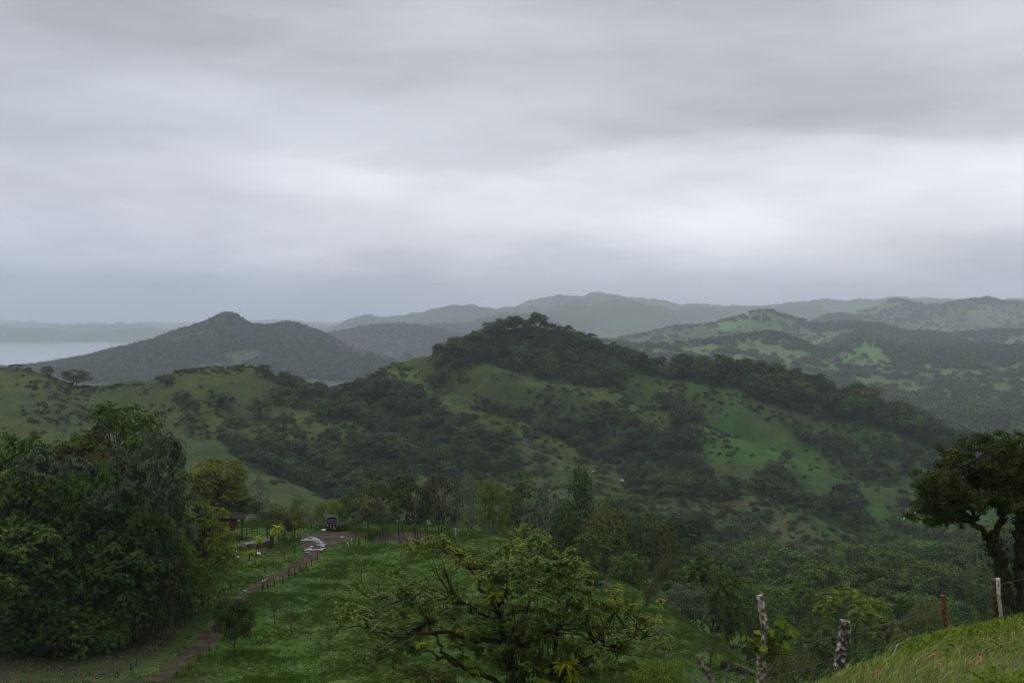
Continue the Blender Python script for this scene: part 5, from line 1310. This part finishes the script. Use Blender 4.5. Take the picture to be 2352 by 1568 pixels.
# dead branches below the leaning stake
for ylev, sets, lb in [(14.0, [([(1690,1760),(1660,1620),(1638,1567),(1627,1545),(1617,1529),(1606,1519),(1601,1512),(1600,1505)], .05, .010), ([(1608,1520),(1615,1503),(1621,1489),(1630,1481)], .012, .004), ([(1619,1533),(1611,1546),(1609,1565)], .012, .004), ([(1617,1529),(1600,1535),(1582,1534)], .010, .003), ([(1650,1600),(1600,1562),(1593,1556),(1580,1548),(1573,1520)], .02, .005)], 'pale forked dead branch left of the leaning stake'),
                       (13.0, [([(1650,1760),(1660,1600),(1664,1567),(1669,1559),(1666,1545),(1673,1526)], .022, .004), ([(1669,1559),(1682,1550),(1690,1530)], .009, .003), ([(1662,1580),(1700,1560),(1728,1540)], .012, .003), ([(1700,1560),(1715,1540),(1722,1515)], .008, .003), ([(1725,1600),(1740,1560),(1775,1525)], .012, .003), ([(1745,1560),(1740,1535),(1748,1500)], .008, .002)], 'thin grey dead twigs at the foot of the leaning stake')]:
    mb = MB()
    for q_, a_, b_ in sets: limb(mb, q_, a_, b_, ylev, None, 6, None, .012)
    org = px(sets[0][0][0][0], sets[0][0][0][1], ylev)
    root = mb.build('dead_branch', PALE, None, True); root.location = (0, 0, 0); tag(root, lb, 'branch')

# ------------------------------------------------------------------ dirt track, muddy yard, puddles
MUD = simple_mat('wet_mud', [(0.3, (.013, .010, .004)), (0.5, (.030, .022, .011)), (0.7, (.062, .047, .026))], 0.9, 7, .85, .12, .4)
DARKMUD = simple_mat('churned_mud', [(0.3, (.016, .012, .010)), (0.5, (.034, .026, .022)), (0.7, (.06, .048, .040))], 1.2, 7, .95, .05, .5)
def drape(name, Lp, Rp, mat, nacross=7, nsub=6, lift=.05, edge=0.0):
    A, B2 = [], []
    for (l0, r0), (l1, r1) in zip(list(zip(Lp, Rp))[:-1], list(zip(Lp, Rp))[1:]):
        for k in range(nsub):
            f = k / nsub; A.append(np.array(l0) * (1 - f) + np.array(l1) * f); B2.append(np.array(r0) * (1 - f) + np.array(r1) * f)
    A.append(np.array(Lp[-1])); B2.append(np.array(Rp[-1])); V = []
    for i, (a, b_) in enumerate(zip(A, B2)):
        pa, pb = hit(a[0], a[1], 60), hit(b_[0], b_[1], 60)
        for j in range(nacross):
            f = j / (nacross - 1); f = f + (edge * 2.2 * fbm(np.array([i * .9]), np.array([j * 3.0]), 2, 7)[0] if j in (0, nacross - 1) else 0)
            q_ = pa * (1 - f) + pb * f; q_[2] = gz(q_[0], q_[1]) + lift - (.10 if j in (0, nacross - 1) else 0) + (.03 * math.cos(f * 12.5)); V.append(q_)
    return mesh_np(name, np.array(V), grid_faces(len(A), nacross), mat, True)
Lr = [(325,1568),(350,1547),(400,1507),(437,1477),(475,1439),(494,1417),(522,1388),(546,1366),(575,1345),(622,1320),(650,1306),(673,1292),(692,1275),(697,1262)]
Rr = [(384,1568),(407,1549),(438,1522),(476,1497),(502,1470),(520,1440),(540,1403),(574,1365),(606,1347),(636,1335),(666,1323),(700,1303),(724,1283),(744,1268)]
ro = link('dirt_road', drape('dirt_road', Lr, Rr, MUD, 9, 6, .06, .12)); tag(ro, kind='structure')
Ly = [(697,1264),(694,1250),(690,1241),(684,1233),(690,1227)]
Ry = [(742,1270),(760,1256),(790,1247),(830,1238),(800,1221)]
yo = link('muddy_yard', drape('muddy_yard', Ly, Ry, MUD, 15, 6, .08, .05)); tag(yo, kind='structure')
po = link('muddy_pen_ground', drape('muddy_pen_ground', [(846,1240),(880,1228),(930,1223),(985,1226)], [(862,1244),(900,1245),(945,1245),(985,1238)], DARKMUD, 9, 6, .08, .1)); tag(po, kind='structure')
hole = link('bare_soil', drape('bare_soil', [(586,1263),(600,1262),(615,1266)], [(588,1270),(605,1272),(620,1272)], DARKMUD, 6, 5, .08)); tag(hole, kind='structure')
WATER, tr, b = mat_base('puddle_water', 0.06, 0.5); b.inputs['Base Color'].default_value = (.045, .042, .038, 1)
for (u, v, ru, rv) in [(710,1264,11,2.6),(733,1264,16,2.0),(739,1254,9,2.8),(733,1247,12,2.4),(722,1241,14,2.8),(703,1242,11,2.2),(716,1257,4,1.4),(786,1235,5,1.3),(801,1231,4,1.0),(704,1271,6,1.2),(605,1336,4,1.4),(563,1359,4,1.6),(715,1236,7,1.2)]:
    c = hit(u, v, 60); pts = []
    for k in range(22):
        a = k * 2 * math.pi / 22; s_ = 1 + .34 * math.sin(a * 3 + u) + .22 * math.sin(a * 5 + v) + .1 * math.sin(a * 8 + u)
        q_ = hit(u + ru * s_ * math.cos(a), v + rv * s_ * math.sin(a), 60); pts.append((q_[0], q_[1]))
    zz = max(float(gz(c[0], c[1])), np.percentile([gz(p[0], p[1]) for p in pts], 70)) + .14
    me = mesh_np('puddle', np.array([(c[0], c[1], zz)] + [(p[0], p[1], zz) for p in pts]), np.array([(0, 1 + k, 1 + (k + 1) % 22) for k in range(22)]), WATER)
    me.flip_normals() if me.polygons[0].normal.z < 0 else None
    tag(link('puddle', me), kind='structure')

# ------------------------------------------------------------------ cattle truck
PAINT = lambda n_, c, rough=.5, metal=0.0: simple_mat(n_, [(.3, tuple(x * .75 for x in c)), (.7, c)], 4, 4, rough, .3, 0, 'Object', metal)
BLACKP = PAINT('dark_grey_paint', (.018, .019, .021), .8); TARP = PAINT('black_tarpaulin', (.016, .018, .022), .9); STEEL = PAINT('grey_steel_tube', (.13, .15, .16), .5, .3)
RUB = PAINT('tyre_rubber', (.015, .015, .015), .9); WHITE = PAINT('white_reflector', (.75, .75, .72), .4); RED = PAINT('red_reflector', (.5, .03, .02), .4); WOODR = PAINT('slat_wood', (.085, .085, .060), .9); GLASS = PAINT('dark_glass', (.01, .012, .014), .1)
tp = hit(764, 1221.5, 100); S = tp[1] / F
tk = empty('cattle_truck', tuple(tp + np.array([0, 0, .08])), math.radians(15), .9); tag(tk, 'dark cattle truck with slatted sides seen from behind at the end of the dirt track', 'truck')
W = 1.0
mb = MB(); mb.box((-W, 0, .55), (W, .10, 1.22)); mb.box((-W, .1, .62), (W, 4.2, .74)); mb.box((-W, .1, .74), (-W + .07, 4.2, 1.22)); mb.box((W - .07, .1, .74), (W, 4.2, 1.22)); mb.build('body', BLACKP, tk)
mb = MB(); mb.box((-.5, -.02, .62), (.5, -.002, 1.1)); mb.box((-.8, -.05, .40), (.8, .12, .53)); mb.build('bumper', BLACKP, tk)
mb = MB(); mb.box((-.92, 4.25, .5), (.92, 5.9, 1.35)); mb.box((-.86, 4.3, 1.35), (.86, 5.4, 2.0)); mb.build('cab', BLACKP, tk)
mb = MB(); mb.box((-.7, 4.285, 1.45), (.7, 4.298, 1.9)); mb.build('rear_window', GLASS, tk)
for sx in (-1, 1):
    mb = MB()
    for k in range(5): mb.box((sx * (W + .02) - .02, .1, 1.28 + k * .19), (sx * (W + .02) + .02, 4.1, 1.36 + k * .19))
    for k in range(6): mb.box((sx * (W + .055) - .015, .15 + k * .76, .75), (sx * (W + .055) + .015, .22 + k * .76, 2.15))
    mb.build('slatted_side', WOODR, tk)
mb = MB()
for z_ in (1.30, 1.52, 1.74, 1.96, 2.14): mb.tube(np.array([(-1.12, -.12, z_), (.62, -.06, z_)]), .026, 6)
for x_ in (-1.12, -.25, .62): mb.tube(np.array([(x_, -.1, 1.28), (x_, -.1, 2.16)]), .026, 6)
mb.build('rear_gate', STEEL, tk)
mb = MB(); nA = 9
for (ya, yb) in ((1.9, 4.05),):
    v = []
    for y_ in (ya, yb):
        for k in range(nA):
            a = math.pi * k / (nA - 1); v.append((-math.cos(a) * .93, y_, 1.80 + .38 * math.sin(a)))
        v += [(.93, y_, 1.3), (-.93, y_, 1.3)]
    m_ = nA + 2; q_ = [(k, (k + 1) % m_, m_ + (k + 1) % m_, m_ + k) for k in range(m_)]
    mb.add(v, q_); mb.add([v[m_ + k] for k in range(m_)] + [(0, yb, 1.8)], None, [(k, (k + 1) % m_, m_) for k in range(m_)])
mb.build('tarpaulin_hood', TARP, tk)
for (x_, y_) in ((-.82, .75), (.82, .75), (-.82, 4.7), (.82, 4.7)):
    mb = MB(); mb.tube(np.array([(x_ - .14, y_, .36), (x_ - .13, y_, .36), (x_ + .13, y_, .36), (x_ + .14, y_, .36)]), [.30, .37, .37, .30], 18); wl = mb.build('wheel', RUB, tk)
    mb = MB(); mb.tube(np.array([(x_ - .15, y_, .36), (x_ + .15, y_, .36)]), .17, 12); mb.build('rim', STEEL, wl)
for x_ in (-.42, .16):
    mb = MB(); [mb.box((x_, -.035, .70 + k * .2), (x_ + .09, -.022, .80 + k * .2)) for k in range(2)]; mb.build('reflector', WHITE, tk)
    mb = MB(); [mb.box((x_, -.035, .60 + k * .2), (x_ + .09, -.022, .70 + k * .2)) for k in range(3)]; mb.build('reflector', RED, tk)
for x_ in (-.93, .72): mb = MB(); mb.box((x_, -.03, 1.0), (x_ + .09, -.004, 1.18)); mb.build('reflector', WHITE, tk)
for x_ in (-.3, .2): mb = MB(); mb.box((x_, -.075, .44), (x_ + .3, -.054, .52)); mb.build('tail_light', RED if x_ < 0 else WHITE, tk)
mb = MB(); mb.box((W + .075, .25, 1.05), (W + .09, .35, 1.3)); mb.build('side_marker', WHITE, tk)

# ------------------------------------------------------------------ red hut, terrace, pen
BRICK = simple_mat('dull_red_plank_wall', [(.3, (.055, .024, .020)), (.6, (.095, .042, .034)), (.8, (.12, .065, .05))], 2.5, 5, .9, .1, .2)
ROOF = simple_mat('rusty_dark_roof', [(.3, (.010, .008, .007)), (.6, (.022, .016, .013)), (.8, (.045, .034, .028))], 3, 5, .95, .05, .2)
CONC = simple_mat('wet_concrete', [(.3, (.06, .06, .06)), (.7, (.12, .12, .12))], 1.5, 5, .8, .15, .1)
EARTH = simple_mat('brown_wall', [(.3, (.04, .024, .016)), (.7, (.085, .05, .035))], 1.5, 5, .9, .1, .3)
hp = at(541, 160.5); print('hut', hp, V0 - hp[2] * F / hp[1]); hp2 = px(541, 1244, hp[1]); hz0 = hp[2]
hut = empty('red_hut', (hp[0], hp[1], hz0), math.radians(10)); tag(hut, 'dull red wooden hut with a dark flat roof half hidden behind the draping tree', 'hut')
mb = MB(); mb.box((-4.6, 0, -.6), (0, 3.6, 2.75)); mb.build('wall', BRICK, hut)
mb = MB(); Mx = Matrix.Rotation(math.radians(4), 4, 'Y'); mb.box((-5.0, -.5, 3.02), (1.2, 4.2, 3.09), Mx)
for k in range(24): mb.box((-5.0 + k * .26, -.5, 3.09), (-4.9 + k * .26, 4.2, 3.12), Mx)
mb.build('roof', ROOF, hut)
mb = MB(); mb.box((-.95, -.03, .9), (-.5, .02, 2.0)); wn = mb.build('window', GLASS, hut)
mb = MB(); mb.box((-1.02, -.06, .83), (-.95, -.001, 2.07)); mb.box((-.5, -.06, .83), (-.43, -.001, 2.07)); mb.box((-.95, -.06, 2.0), (-.5, -.031, 2.07)); mb.build('frame', BRICK, wn)
mb = MB(); mb.box((.9, 0.1, -.6), (1.0, .2, 2.85)); mb.build('porch_post', ROOF, hut)
zt0 = -30.95; ta, tb_ = [np.array([(u_ - U0) / (v_ - V0) * -zt0, -zt0 * F / (v_ - V0), zt0]) for u_, v_ in ((470, 1268), (628, 1241))]; print('terrace', ta, gz(ta[0], ta[1]), tb_, gz(tb_[0], tb_[1]))
d = (tb_ - ta); d[2] = 0; Lw = np.linalg.norm(d); ang = math.atan2(d[1], d[0]); zt = zt0
te = empty('terrace', (ta[0], ta[1], zt), ang); tag(te, 'low terrace with a brown retaining wall and pale wet slab before the red hut', 'terrace')
mb = MB(); mb.box((0, 0, -2.2), (Lw, .3, 0)); mb.build('retaining_wall', EARTH, te)
mb = MB(); mb.box((0, .05, .004), (Lw, 1.7, .10)); mb.box((0, .3, -2.0), (Lw, 1.7, .0)); mb.build('slab', CONC, te)
pn = at(557, hit(557, 1247, 100)[1] + 3.6); pe = empty('timber_pen', tuple(pn + np.array([0, 0, .4])), math.radians(20)); tag(pe, 'small pen of rough timber rails beside the red hut', 'pen')
for k in range(6):
    mb = MB(); mb.tube(np.array([(-1.6 + k * .75, .1 * (k % 2), -.6), (-1.62 + k * .75, 0, 1.25 + .2 * (k % 3))]), .05, 6); mb.build('post', MOSSY, pe)
for k in range(4):
    mb = MB(); mb.tube(np.array([(-1.9, -.07, .15 + k * .32), (.2, -.07, .2 + k * .33), (2.4, -.07, .32 + k * .32)]), .035, 6); mb.build('rail', BRICK if k % 2 else MOSSY, pe)

# ------------------------------------------------------------------ fence posts round the pasture
FP = []
for k in range(3):
    mb = MB(); r2 = np.random.default_rng(300 + k); h = 1.0
    q_ = np.array([(0, 0, -.35), (.02 * r2.normal(), 0, .3), (.05 * r2.normal(), .02, .7), (.06 * r2.normal(), 0, h)]); mb.tube(q_, [.075, .07, .06, .05], 7, jitter=.3, seed=k)
    FP.append(mb.mesh('fence_post', MOSSY, True))
PWHITE = simple_mat('limed_wood', [(.3, (.22, .21, .19)), (.7, (.5, .49, .46))], 6, 4, .9)
def posts(lst, label, group, mat=None):
    for i, (u, vb, hpx) in enumerate(lst):
        p = hit(u, vb, 60); me = FP[i % 3]; o = link('fence_post', me, None, tuple(p)); h = max(.6, hpx * p[1] / F)
        s_ = .9 + .5 * random.random(); o.scale = (s_, s_, h); o.rotation_euler = (random.gauss(0, .06), random.gauss(0, .10), random.uniform(0, 6))
        if mat: o.material_slots[0].link = 'OBJECT'; o.material_slots[0].material = mat
        tag(o, label, 'fence post', group)
posts([(729,1284,13),(716,1300,18),(705,1305,18),(690,1313,14),(678,1322,18),(663,1327,26),(649,1339,20),(630,1345,21),(615,1351,16),(602,1356,15),(481,1497,14),(457,1514,15),(435,1539,16),(404,1557,12)], 'rough dark post of the row along the pasture side of the dirt track', 'posts on the pasture side of the track')
posts([(608,1315,18),(629,1302,16),(653,1286,18),(675,1272,15),(529,1355,22),(514,1362,21),(501,1372,16),(479,1384,16),(470,1392,14),(462,1397,13),(450,1412,20),(439,1424,22),(426,1432,18),(416,1442,20),(403,1456,16),(386,1469,17),(370,1485,16),(355,1497,18),(342,1506,14),(330,1514,16),(312,1529,22),(301,1536,16),(271,1556,20)], 'weathered post of the row along the wooded side of the dirt track', 'posts on the wooded side of the track')
posts([(376,1427,25),(344,1414,24),(302,1402,22),(308,1402,20)], 'dark stump like post in the litter under the left wood', 'posts under the left wood')
posts([(380,1327,20),(400,1335,16),(425,1340,18),(444,1345,14)], 'dark slanting post of the short fence below the left wood', 'posts of the short fence')
posts([(982,1226,22),(1014,1222,20)], 'tall thin post standing by the pen on the brow', 'tall posts by the pen')
posts([(866,1232,18),(880,1230,22),(916,1228,26),(926,1228,22),(949,1224,26),(960,1240,28),(975,1222,24),(992,1226,24),(1000,1224,18),(1008,1226,26),(1021,1222,20),(1028,1221,16),(1062,1219,16),(891,1243,16),(917,1247,22),(934,1246,14),(820,1226,20),(816,1231,14),(824,1252,20),(1075,1222,14),(840,1240,14)], 'rough post of the fence round the muddy pen', 'posts round the muddy pen')
posts([(697,1216,14),(705,1216,18),(716,1216,16),(726,1216,16),(734,1215,18),(794,1219,20),(825,1221,14),(832,1222,13)], 'post of the fence behind the cattle truck', 'posts behind the truck')
posts([(685,1241,20),(690,1240,16),(640,1244,16),(652,1240,18),(548,1262,20),(536,1264,20),(520,1266,20),(508,1268,20),(602,1254,20)], 'post standing along the edge of the terrace', 'posts along the terrace')
posts([(808,1250,14)], 'white painted post with a mossy top at the pasture corner near the truck', None, PWHITE)
posts([(801,1258,13)], 'short white leaning post at the pasture corner', None, PWHITE)
posts([(529,1318,18)], 'forked white post in the grass below the sacks', None, PWHITE)
posts([(1046,1232,20)], 'slanting white post on the brow beside the thin trees', None, PWHITE)
posts([(1054,1290,16)], 'grey post in the pasture behind the orange leaf clump', None, PWHITE)
# utility pole with its wires
up = hit(953, 1252, 60); H_ = (1252 - 1136) * up[1] / F
pole = empty('utility_pole', tuple(up)); tag(pole, 'slim dark utility pole standing in the pasture by the muddy pen', 'pole')
mb = MB(); mb.tube(np.array([(0, 0, -.5), (0, 0, H_ * .5), (.03, 0, H_)]), [.13, .115, .09], 10); mb.build('shaft', BARK, pole, True)
mb = MB(); mb.box((-.5, -.05, H_ - .9), (.5, .04, H_ - .8)); mb.build('crossarm', BARK, pole)
for dz, lb in ((.85, 'upper power line running right from the utility pole'), (1.5, 'lower power line running right from the utility pole')):
    v0 = 1252 - (H_ - dz) * F / up[1]
    wire([(955, v0, up[1]), (1180, v0 + 6, up[1] + 6), (1460, v0 - 6, up[1] + 18)], lb, .012, 'power_line', 'power lines of the utility pole', .1)

# ------------------------------------------------------------------ spiky yellow green plants by the terrace
for (u, v, s_, ub, vb, tr_, lb) in [(630,1212,15,622,1259,.30,'largest spiky yellow green plant on a thick mossy trunk'), (594,1237,14,587,1278,.10,'tall spiky plant leaning over the bare soil'), (577,1266,12,571,1288,.07,'low spiky plant in the grass left of the bare soil'),
        (679,1200,12,676,1238,.10,'spiky plant on a tall stem at the corner of the yard'), (523,1217,10,523,1252,.08,'spiky plant in front of the hut window'), (575,1291,8,576,1302,.05,'small spiky plant lowest on the grass bank'), (593,1290,7,594,1299,.05,'smallest spiky plant right of the lowest one'), (543,1220,8,545,1250,.06,'spiky plant right of the hut window')]:
    b0 = hit(ub, vb, 100); c = px(u, v, b0[1]) - b0; root = empty('spiky_plant', tuple(b0)); tag(root, lb, 'plant', 'spiky plants near the terrace')
    mb = MB(); mb.tube(wiggle(bez(np.array([0, 0, -.2]), c * np.array([.2, .2, .6]), c, 7), r_, .03), np.linspace(tr_ * 1.3, tr_ * .6, 7), 7, jitter=.3, seed=3); mb.build('trunk', MOSSY, root, True)
    mb = MB(); sz = s_ * b0[1] / F
    for k in range(5): rosette(mb, c + np.array([.25 * r_.normal() * sz, .25 * r_.normal() * sz, -k * sz * .22]), sz, 20, r_, .9, .15, .8)
    mb.build('crown', BL['y'], root)
# ------------------------------------------------------------------ white sacks
SACK = simple_mat('white_sack_cloth', [(.3, (.50, .47, .45)), (.7, (.78, .76, .74))], 6, 4, .8, .2, .2)
def sack(u, v, wpx, hpx, lb, dz=0.0, group=None):
    p = hit(u, v, 60); n1, n2 = 10, 14; sc = p[1] / F; V = []
    for i in range(n1 + 1):
        a = math.pi * i / n1
        for j in range(n2):
            b_ = 2 * math.pi * j / n2; f = 1 + .16 * math.sin(3 * b_ + u) * math.sin(2 * a + v)
            V.append((wpx / 2 * sc * math.copysign(abs(math.sin(a) * math.cos(b_)) ** .7, math.cos(b_)) * f, wpx * .4 * sc * math.sin(a) * math.sin(b_) * f, hpx / 2 * sc * (1 - math.cos(a)) * f))
    Q_ = [(i * n2 + j, i * n2 + (j + 1) % n2, (i + 1) * n2 + (j + 1) % n2, (i + 1) * n2 + j) for i in range(n1) for j in range(n2)]
    o = link('sack', mesh_np('sack', np.array(V), np.array(Q_), SACK, True), None, (p[0], p[1], p[2] + dz)); o.rotation_euler = (0, 0, random.gauss(0, .4)); tag(o, lb, 'sack', group)
g_ = 'white sacks heaped below the terrace'
sack(546, 1285, 9, 8, 'white sack at the right end of the heap below the terrace', 0, g_); sack(538, 1284, 10, 7, 'white sack in the middle of the heap below the terrace', 0, g_)
sack(540, 1281, 9, 8, 'white sack behind and above the middle one in the heap', .45, g_); sack(536, 1279, 8, 8, 'white sack lying highest on the heap below the terrace', .55, g_); sack(531, 1287, 9, 7, 'white sack at the left end of the heap below the terrace', 0, g_)
sack(592, 1275, 13, 6, 'white sack lying alone beside the bare soil'); sack(744, 1220, 11, 4.5, 'white sack lying on the mud left of the cattle truck')

# ------------------------------------------------------------------ white cattle
def cow_mesh():
    nodes = {'rump': (-.75, 0, 1.12, .24, .30), 'hip': (-.5, 0, 1.10, .27, .36), 'belly': (0, 0, 1.02, .30, .40), 'chest': (.5, 0, 1.02, .26, .40), 'wither': (.66, 0, 1.12, .20, .30), 'neck': (.95, 0, 1.12, .14, .20), 'head': (1.18, 0, 1.05, .12, .15), 'muzzle': (1.42, 0, .88, .08, .09)}
    e = [('rump', 'hip'), ('hip', 'belly'), ('belly', 'chest'), ('chest', 'wither'), ('wither', 'neck'), ('neck', 'head'), ('head', 'muzzle')]
    for s_ in (-1, 1):
        t_ = 'l' if s_ < 0 else 'r'
        nodes.update({'hk' + t_: (-.50, .2 * s_, .72, .11, .14), 'hh' + t_: (-.66, .2 * s_, .42, .06, .07), 'hf' + t_: (-.60, .2 * s_, .04, .06, .06), 'fk' + t_: (.48, .18 * s_, .62, .08, .10), 'fc' + t_: (.50, .18 * s_, .36, .055, .06), 'ff' + t_: (.50, .18 * s_, .04, .055, .06), 'ear' + t_: (1.10, .24 * s_, 1.14, .04, .05)})
        e += [('hip', 'hk' + t_), ('hk' + t_, 'hh' + t_), ('hh' + t_, 'hf' + t_), ('chest', 'fk' + t_), ('fk' + t_, 'fc' + t_), ('fc' + t_, 'ff' + t_), ('head', 'ear' + t_)]
    nodes['tail'] = (-.98, 0, .95, .03, .03); nodes['tuft'] = (-1.0, 0, .5, .03, .05); e += [('rump', 'tail'), ('tail', 'tuft')]
    names = list(nodes); me = bpy.data.meshes.new('cow'); me.from_pydata([nodes[n_][:3] for n_ in names], [(names.index(a), names.index(b_)) for a, b_ in e], [])
    o = link('cow', me); md = o.modifiers.new('skin', 'SKIN'); md.use_smooth_shade = True
    for i, n_ in enumerate(names):
        me.skin_vertices[0].data[i].radius = nodes[n_][3:]; me.skin_vertices[0].data[i].use_root = (n_ == 'belly')
    sb = o.modifiers.new('sub', 'SUBSURF'); sb.levels = 1; sb.render_levels = 1
    dg = bpy.context.evaluated_depsgraph_get(); m2 = bpy.data.meshes.new_from_object(o.evaluated_get(dg)); bpy.data.objects.remove(o); m2.name = 'cow'
    m2.materials.clear(); m2.materials.append(simple_mat('white_hide', [(.3, (.55, .52, .48)), (.7, (.80, .78, .74))], 3, 3, .8)); return m2
COW = cow_mesh(); HORN = PAINT('dark_horn', (.06, .05, .04))
for (u, v, y0, rz, lb) in [(901, 829, 700, .3, 'white cow standing on the ridge meadow left of the knoll'), (1363, 1086, 400, .2, 'white cow grazing at the foot of the second spur'), (1429, 1108, 400, 2.9, 'white cow near the small umbrella tree on the valley grass'),
  (2076,1196,400,1.2,'leftmost white cow of the herd below the dark round tree'), (2090,1183,400,.1,'white cow beside the foot of the dark round tree'), (2100,1182,400,.4,'white cow highest on the pasture right of the dark round tree'), (2107,1189,400,1.7,'white cow between the upper pair and the lower row of the herd'),
  (2110,1195,400,1.5,'first of the three white cows in the lower row of the herd'), (2116,1195,400,1.6,'middle one of the three white cows in the lower row'), (2121,1195,400,1.3,'last of the three white cows in the lower row'), (2149,1196,400,.6,'white cow under the left branches of the bent mossy tree'), (2153,1201,400,.2,'lowest white cow, farthest right of the herd')]:
    p = hit(u, v, y0); o = link('cow', COW, None, tuple(p)); o.rotation_euler = (0, 0, rz); tag(o, lb, 'cow', 'white cattle grazing on the hill')
# fallen log
lp = hit(1690, 1543, 20); sc = lp[1] / F
lg = empty('fallen_log', (lp[0], lp[1], lp[2]), 0); tag(lg, 'dark fallen log with hanging roots on the slope beside the leaning stake', 'log')
mb = MB(); mb.tube(wiggle(np.array([(-33 * sc, 0, 20 * sc), (-15 * sc, .05, 16 * sc), (5 * sc, .1, 8 * sc), (24 * sc, .1, 0), (42 * sc, .1, -8 * sc)]), r_, .03), np.array([8, 8, 8, 7, 5]) * sc, 9, jitter=.3, seed=4); mb.build('trunk', MOSSY, lg, True)
for k in range(6):
    mb = MB(); a = (-22 + k * 9) * sc; mb.tube(np.array([(a, -.1, (16 - k * 3) * sc), (a + .1, -.25, (2 - k * 4) * sc), (a - .1, -.3, (-8 - k * 4) * sc)]), [.12, .09, .04], 5, jitter=.3, seed=k); mb.build('root', MOSSY, lg, True)

# ------------------------------------------------------------------ tufted grass of the bench pasture
k = 150000
u = r_.uniform(-60, 1780, k); y = np.sqrt(r_.uniform(78 ** 2, 186 ** 2, k)); x = (u - U0) / F * y; z = gz(x, y); v = V0 - z * F / y
roadpoly = Lr + Rr[::-1]; yardpoly = Ly + Ry[::-1]
ok = (bilin(VIS, hu, hs, u, np.log(y)) < 6) & (~in_poly(u, v, roadpoly) | (r_.random(k) < .10)) & ~in_poly(u, v, yardpoly) & ~in_poly(u, v, [(846,1240),(880,1228),(930,1223),(985,1226),(985,1238),(945,1245),(900,1245),(862,1244)])
ok &= ~in_poly(u, v, [(460, 1280), (470, 1255), (630, 1228), (640, 1244)])
ok &= (fbm(x / 3.2, y / 3.2, 3, 111) + .35 * fbm(x / 20, y / 20, 2, 113) + .35 * r_.normal(size=k)) > -.55
leftr = in_poly(u, v, Lr + [(640, 1240), (-80, 1240), (-80, 1600), (325, 1600)])
leftr_test = lambda a, b2: in_poly(a, b2, Lr + [(640, 1240), (-80, 1240), (-80, 1600), (325, 1600)])
ok &= ~(leftr & (r_.random(k) < np.clip((560 - u) / 250, .25, .93)))
x, y, z = x[ok], y[ok], z[ok]; m_ = len(x)
h = (.08 + .16 * r_.random(m_)) * (0.75 + 1.0 * np.clip(fbm(x / 3.2, y / 3.2, 3, 111) + .3, 0, 1)); Vt, Ft = [], []
for q_ in range(4):
    a = r_.random(m_) * 6.283; d = np.stack([np.cos(a), np.sin(a), np.zeros(m_)], 1); s_ = np.stack([-np.sin(a), np.cos(a), np.zeros(m_)], 1); b0 = np.stack([x, y, z - .04], 1) + d * (.06 * r_.random(m_))[:, None]
    w_ = (.010 + .018 * r_.random(m_))[:, None]; tip = b0 + d * (h * 1.5)[:, None]; tip[:, 2] += h; md = b0 + d * (h * .6)[:, None]; md[:, 2] += h * .65
    Vt.append(np.stack([b0 - s_ * w_, b0 + s_ * w_, md + s_ * w_ * .8, tip, md - s_ * w_ * .8], 1).reshape(-1, 3)); Ft.append(np.arange(m_)[:, None] * 5 + np.arange(5)[None] + q_ * m_ * 5)
TUFT = leaf_mat('pasture_grass', (.056, .118, .012), (.068, .132, .015), (.088, .145, .021), trans=.35, spec=.05, rough=.7)
tag(link('pasture_grass', mesh_np('pasture_grass', np.concatenate(Vt), np.concatenate(Ft), TUFT)), 'tufty bright green pasture grass sloping down beside the dirt track', 'grass', kind='stuff')
# dead leaves and twigs on the shaded ground under the left wood
k = 16000
u = r_.uniform(-60, 520, k); y = np.sqrt(r_.uniform(84 ** 2, 128 ** 2, k)); x = (u - U0) / F * y; v = V0 - gz(x, y) * F / y
ok = leftr_test(u, v) & (r_.random(k) < np.clip(.35 + 1.6 * fbm(x / 3, y / 3, 3, 141), .04, 1)); x, y = x[ok], y[ok]
c = np.stack([x, y, gz(x, y) + .05 + .08 * r_.random(len(x))], 1)
V, Fq = leaf_quads(c, r_.normal(size=c.shape) * .5 + np.array([0, -.2, .9]), .19, .5, r_, .15)
tag(link('leaf_litter', mesh_np('leaf_litter', V, Fq, leaf_mat('dead_leaves', (.030, .026, .012), (.060, .048, .026), (.170, .140, .100), trans=.05))), 'dead leaves and low weeds scattered on the shaded ground under the left wood', 'leaf litter', kind='stuff')
